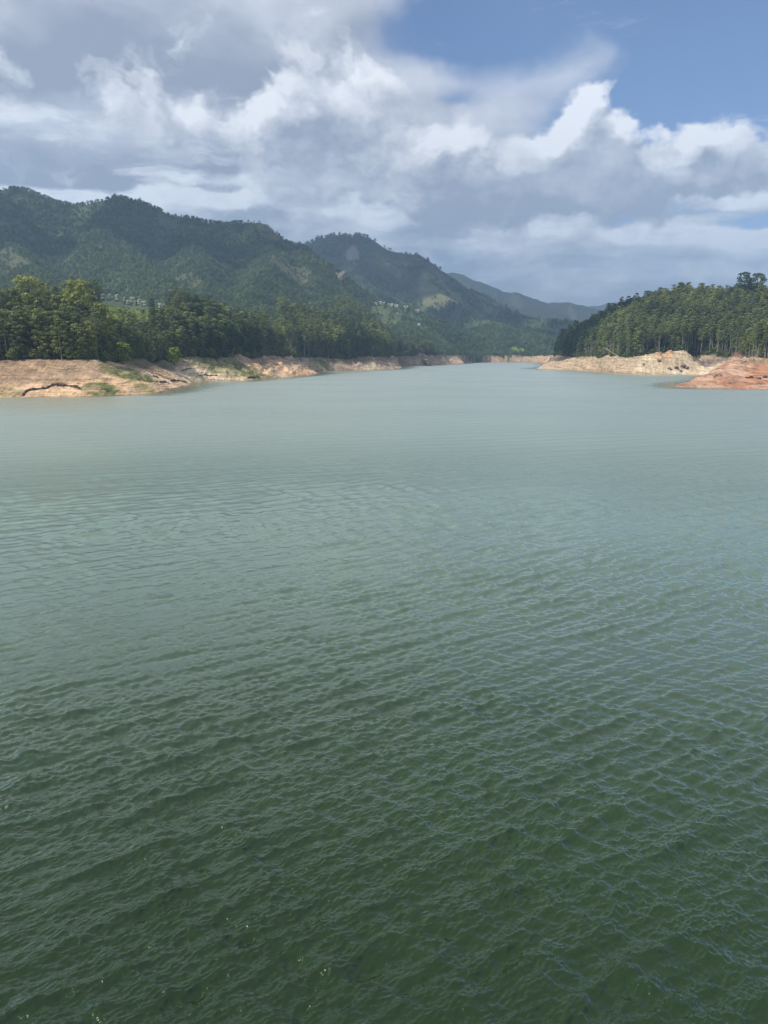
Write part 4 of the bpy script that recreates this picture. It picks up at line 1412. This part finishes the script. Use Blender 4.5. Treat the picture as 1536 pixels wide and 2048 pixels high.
for i, (u, v, dd, r_, lab) in enumerate(R_SLABS):
    sit(u, v, r_, r_ * 0.8, r_ * 0.62, lab, M_ROCK_G, 40 + i, (0.1, 0.25, i))
for i, (u, v, r_, lab) in enumerate([(1495, 757, 1.5, 'dark boulder, leftmost of the row on the red bank'), (1503, 756, 1.9, 'dark boulder, second of the row on the red bank'), (1514, 757, 1.2, 'small dark boulder in the gap of the row on the red bank'),
                                     (1519, 758, 1.5, 'dark boulder, third of the row on the red bank'), (1530, 755, 1.9, 'dark boulder near the photo edge, right end of the red bank row'),
                                     (1437, 752, 2.6, 'brown slab jutting from the middle of the red point'), (1430, 755, 1.6, 'lower brown slab beside the jutting one on the red point'),
                                     (1490, 724, 1.6, 'red-brown boulder near the top of the red bank'), (1484, 727, 1.2, 'small boulder under the topmost red-brown one')]):
    sit(u, v, r_ * 1.25, r_, r_ * 0.62, lab, M_ROCK_D if i < 5 else M_ROCK_B, 60 + i, (0, -0.35 if 5 <= i < 7 else 0.1, 0.4 * i))
# outcrop by the far left shore
x, y = UD(833, 1625)
o = link('rock_outcrop', rock_mesh('rock_outcrop', 17, 14, 19, 5, M_ROCK_B, 5, 0.6))
o.location = (x, y, ground(x, y) + 1); o.rotation_euler = (0, 0.35, 0.5)
tag(o, 'pointed brown rock outcrop between the far left banks and the trees', 'rock outcrop')
x, y = UD(850, 1600)
o = link('rock_outcrop', rock_mesh('rock_outcrop', 16, 10, 8, 8, M_ROCK_B, 5, 0.6))
o.location = (x, y, ground(x, y)); o.rotation_euler = (0, 0.4, 0.2)
tag(o, 'lower sloping shoulder of rock right of the pointed outcrop', 'rock outcrop')
# pale bare cliff on the mountain
p = PT(684, 566, 2185)
o = link('cliff', rock_mesh('cliff', 13, 13, 27, 12, rock_material('pale_cliff', (0.27, 0.24, 0.20), (0.15, 0.13, 0.11), 0.1), 5, 0.5))
o.location = (p[0], p[1], ground(p[0], p[1]) - 6); o.rotation_euler = (0.3, 0.25, 0.3)
tag(o, 'pale bare rock cliff on the spur above the village', 'cliff')


def log(name, a_px, b_px, label, r0=0.35, lift=(0, 0), group=None, branches=0, seed=1):
    A = np.array(on_ground(*a_px)); B = np.array(on_ground(*b_px))
    A[2] += lift[0]; B[2] += lift[1]
    rng = np.random.default_rng(seed)
    mids = [A + (B - A) * t + rng.normal(size=3) * 0.12 for t in np.linspace(0, 1, 7)]
    parts = [tube(mids, [r0 * (1 - 0.65 * t) for t in np.linspace(0, 1, 7)], 7)]
    V, Fc = join(parts)
    org = A.copy()
    me = mesh_np(name, V - org, Fc, [M_DEAD], True)
    o = link(name, me, loc=tuple(org))
    tag(o, label, 'log', group)
    for j in range(branches):
        t = 0.55 + 0.12 * j
        s0 = A + (B - A) * t - org
        dirv = rng.normal(size=3); dirv[2] = abs(dirv[2]); dirv /= np.linalg.norm(dirv)
        bv, bf = tube([s0, s0 + dirv * 2.0, s0 + dirv * 3.4 + (0, 0, 0.5)], [r0 * 0.3, r0 * 0.2, 0.03], 5)
        link('branch', mesh_np('branch', bv, bf, [M_DEAD], True), o)
    return o


def leaning(u0, v0, u1, v1, dd, label, r0):
    A = PT(u0, v0, dd); g = ground(A[0], A[1]); B = PT(u1, v1, dd + 4)
    A[2] = max(A[2], g - 0.3) if abs(A[2] - g) < 3 else A[2]
    mids = [A + (B - A) * t for t in np.linspace(0, 1, 7)]
    V, Fc = tube(mids, [r0 * (1 - 0.6 * t) for t in np.linspace(0, 1, 7)], 7)
    o = link('dead_trunk', mesh_np('dead_trunk', V - A, Fc, [M_DEAD], True), loc=tuple(A))
    tag(o, label, 'dead trunk')
    d_ = (B - A)
    for j, t in enumerate((0.6, 0.8)):
        s0 = d_ * t
        bv, bf = tube([s0, s0 + np.array((-1.5 + 2 * j, 0.5, 1.8)), s0 + np.array((-2.2 + 3 * j, 0.7, 3.3))], [r0 * 0.3, r0 * 0.2, 0.03], 5)
        link('branch', mesh_np('branch', bv, bf, [M_DEAD], True), o)


xg = on_ground(1238, 716)
leaning(1239, 715, 1208, 695, xg[1] + 1, 'long bleached dead trunk leaning out of the right wood', 0.55)
leaning(464, 710, 469, 696, on_ground(466, 716)[1], 'bleached dead trunk leaning at the gully of the left shore', 0.6)
log('fallen_log', (1371, 717), (1394, 743), 'longest pale fallen log, lying down the right side of the cream landslip', 0.5, (0.4, 0.4), 'fallen logs on the right bank', 2, 3)
log('fallen_log', (1397, 716), (1403, 726), 'pale fallen log, leftmost of three in the grey gully', 0.42, (0.4, 0.4), 'fallen logs on the right bank', 0, 4)
log('fallen_log', (1404, 716), (1413, 726), 'pale fallen log, middle of three in the grey gully', 0.42, (0.4, 0.4), 'fallen logs on the right bank', 0, 5)
log('fallen_log', (1416, 714), (1421, 722), 'pale fallen log, rightmost of three in the grey gully', 0.42, (0.4, 0.4), 'fallen logs on the right bank', 0, 6)
log('fallen_log', (1436, 717), (1427, 728), 'grey fallen log leaning the other way beside the three in the gully', 0.4, (0.4, 0.4), 'fallen logs on the right bank', 0, 7)


# houses of the village on the spur
def box(x0, x1, y0, y1, z0, z1):
    V = np.array([(x0, y0, z0), (x1, y0, z0), (x1, y1, z0), (x0, y1, z0), (x0, y0, z1), (x1, y0, z1), (x1, y1, z1), (x0, y1, z1)], float)
    Fc = np.array([(0, 3, 2, 1), (4, 5, 6, 7), (0, 1, 5, 4), (1, 2, 6, 5), (2, 3, 7, 6), (3, 0, 4, 7)])
    return V, Fc


def house(u, v, dd, w_, dp, h, label, roofm, rz=0.0):
    p = PT(u, v, dd); g = ground(p[0], p[1])
    e = bpy.data.objects.new('house', None); COL.objects.link(e)
    e.location = (p[0], p[1], g - 0.5); e.rotation_euler = (0, 0, rz)
    tag(e, label, 'house', 'houses of the hillside village')
    V, Fc = box(-w_ / 2, w_ / 2, -dp / 2, dp / 2, -1.5, h)
    link('wall', mesh_np('wall', V, Fc, [M_WALLS]), e)
    o_ = 0.7; rh = h + dp * 0.28
    Vr_ = np.array([(-w_ / 2 - o_, -dp / 2 - o_, h - 0.2), (w_ / 2 + o_, -dp / 2 - o_, h - 0.2), (w_ / 2 + o_, 0, rh), (-w_ / 2 - o_, 0, rh), (-w_ / 2 - o_, dp / 2 + o_, h - 0.2), (w_ / 2 + o_, dp / 2 + o_, h - 0.2)])
    Vr2 = np.concatenate([Vr_, Vr_ + (0, 0, 0.2)])
    Fr = np.array([(6, 7, 8, 9), (9, 8, 11, 10), (1, 0, 3, 2), (2, 3, 4, 5), (0, 1, 7, 6), (4, 10, 11, 5)])
    link('roof', mesh_np('roof', Vr2, Fr, [roofm]), e)
    nwin = max(2, int(w_ / 4))
    for i in range(nwin):
        cx_ = -w_ / 2 + w_ * (i + 0.5) / nwin
        V, Fc = box(cx_ - 0.6, cx_ + 0.6, -dp / 2 - 0.06, -dp / 2 + 0.1, h * 0.35, h * 0.75)
        link('window', mesh_np('window', V, Fc, [M_DARKWIN]), e)


HOUSES = [(734, 604, 2160, 9, 7, 'small white house at the left end of the hillside village'), (744, 605, 2165, 8, 7, 'white house, 2nd from left in the village'), (752, 604, 2170, 12, 7, 'long pale house, 3rd from left in the village'),
          (760, 605, 2175, 8, 7, 'pale house, 4th from left in the village'), (767, 605, 2180, 9, 8, 'white house left of the dark village trees'), (781, 607, 2190, 12, 8, 'blue-grey roofed house between the dark village trees'),
          (793, 605, 2195, 9, 7, 'pale house right of the dark village trees'), (811, 607, 2205, 11, 8, 'tan gabled house right of the village centre'), (828, 607, 2215, 26, 8, 'long low pale building at the right end of the village'),
          (798, 622, 2130, 10, 6, 'pale roof on the terraces below the village'), (829, 627, 2110, 7, 6, 'small white hut low on the village terraces'), (836, 626, 2110, 11, 7, 'pale house low on the terraces, right of the small hut'),
          (1064, 660, 2700, 8, 7, 'lone white house on the dark slope above the lake end')]
for i, (u, v, dd, w_, dp, lab) in enumerate(HOUSES):
    house(u, v, dd, w_ * 1.15, dp, 4.0, lab, M_ROOF_T if 'tan' in lab else M_ROOF, random.uniform(-0.3, 0.3))

# ================================================================== clouds out of view, added toward the sun to shade hills and wood
def cloud_material():
    m, k, out = new_mat("cloud_vapour")
    g = k.add('ShaderNodeNewGeometry')
    lw = k.add('ShaderNodeLayerWeight'); lw.inputs[0].default_value = 0.5
    n1 = k.noise(g.outputs['Position'], 0.004, 6, 0.6)
    alpha = k.ramp(n1, 0.36, 0.55)
    dif = k.add('ShaderNodeBsdfDiffuse'); dif.inputs[0].default_value = (0.86, 0.88, 0.92, 1)
    trl = k.add('ShaderNodeBsdfTranslucent'); trl.inputs[0].default_value = (0.86, 0.88, 0.92, 1)
    mx = k.add('ShaderNodeMixShader'); mx.inputs[0].default_value = 0.5
    k.l.new(dif.outputs[0], mx.inputs[1]); k.l.new(trl.outputs[0], mx.inputs[2])
    tp = k.add('ShaderNodeBsdfTransparent')
    m2 = k.add('ShaderNodeMixShader')
    k.put(m2.inputs[0], alpha)
    k.l.new(tp.outputs[0], m2.inputs[1]); k.l.new(mx.outputs[0], m2.inputs[2])
    k.l.new(m2.outputs[0], out.inputs[0])
    return m


M_CLOUD = cloud_material()


def cloud(u, v, dd, rx, ry, alt, label, seed, rz_=120):
    p = PT(u, v, dd)
    t = (alt - p[2]) / S.z
    c = (p[0] + S.x * t, p[1] + S.y * t, alt)
    me = rock_mesh('cloud', rx, ry, rz_, seed, M_CLOUD, 5, 0.9, 0.0)
    for pl in me.polygons: pl.use_smooth = True
    o = link('cloud', me, loc=c)
    tag(o, label, 'cloud')
    return o


cloud(300, 440, 2250, 430, 230, 2000, 'broad unseen cloud set to shade the left mountain', 3)
cloud(-220, 480, 1900, 330, 330, 2000, 'unseen cloud set to shade the slopes at far left', 9)
cloud(740, 500, 3600, 620, 420, 2700, 'unseen cloud set to shade the double-peaked mountain', 5)
cloud(1060, 650, 2900, 420, 300, 2200, 'unseen cloud set to shade the hills past the lake end', 7)
cloud(1185, 640, 1380, 130, 200, 1500, 'small unseen cloud set to shade the back of the right wood', 8, 60)

# ================================================================== haze
def haze():
    V, Fc = box(-5200, 5200, -1500, 9700, -12, 1150)
    me = mesh_np('haze', V, Fc, [])
    m = bpy.data.materials.new('haze_air'); m.use_nodes = True; m.node_tree.nodes.clear()
    k = N(m.node_tree)
    out = k.add('ShaderNodeOutputMaterial')
    pv = k.add('ShaderNodeVolumePrincipled')
    pv.inputs['Color'].default_value = (0.46, 0.68, 0.96, 1)
    pv.inputs['Density'].default_value = 0.000135
    pv.inputs['Anisotropy'].default_value = 0.2
    k.l.new(pv.outputs[0], out.inputs['Volume'])
    me.materials.append(m)
    tag(link('haze', me), 'thin blue haze filling the valley', 'haze', kind='stuff')


haze()
print('objects', len(bpy.data.objects))
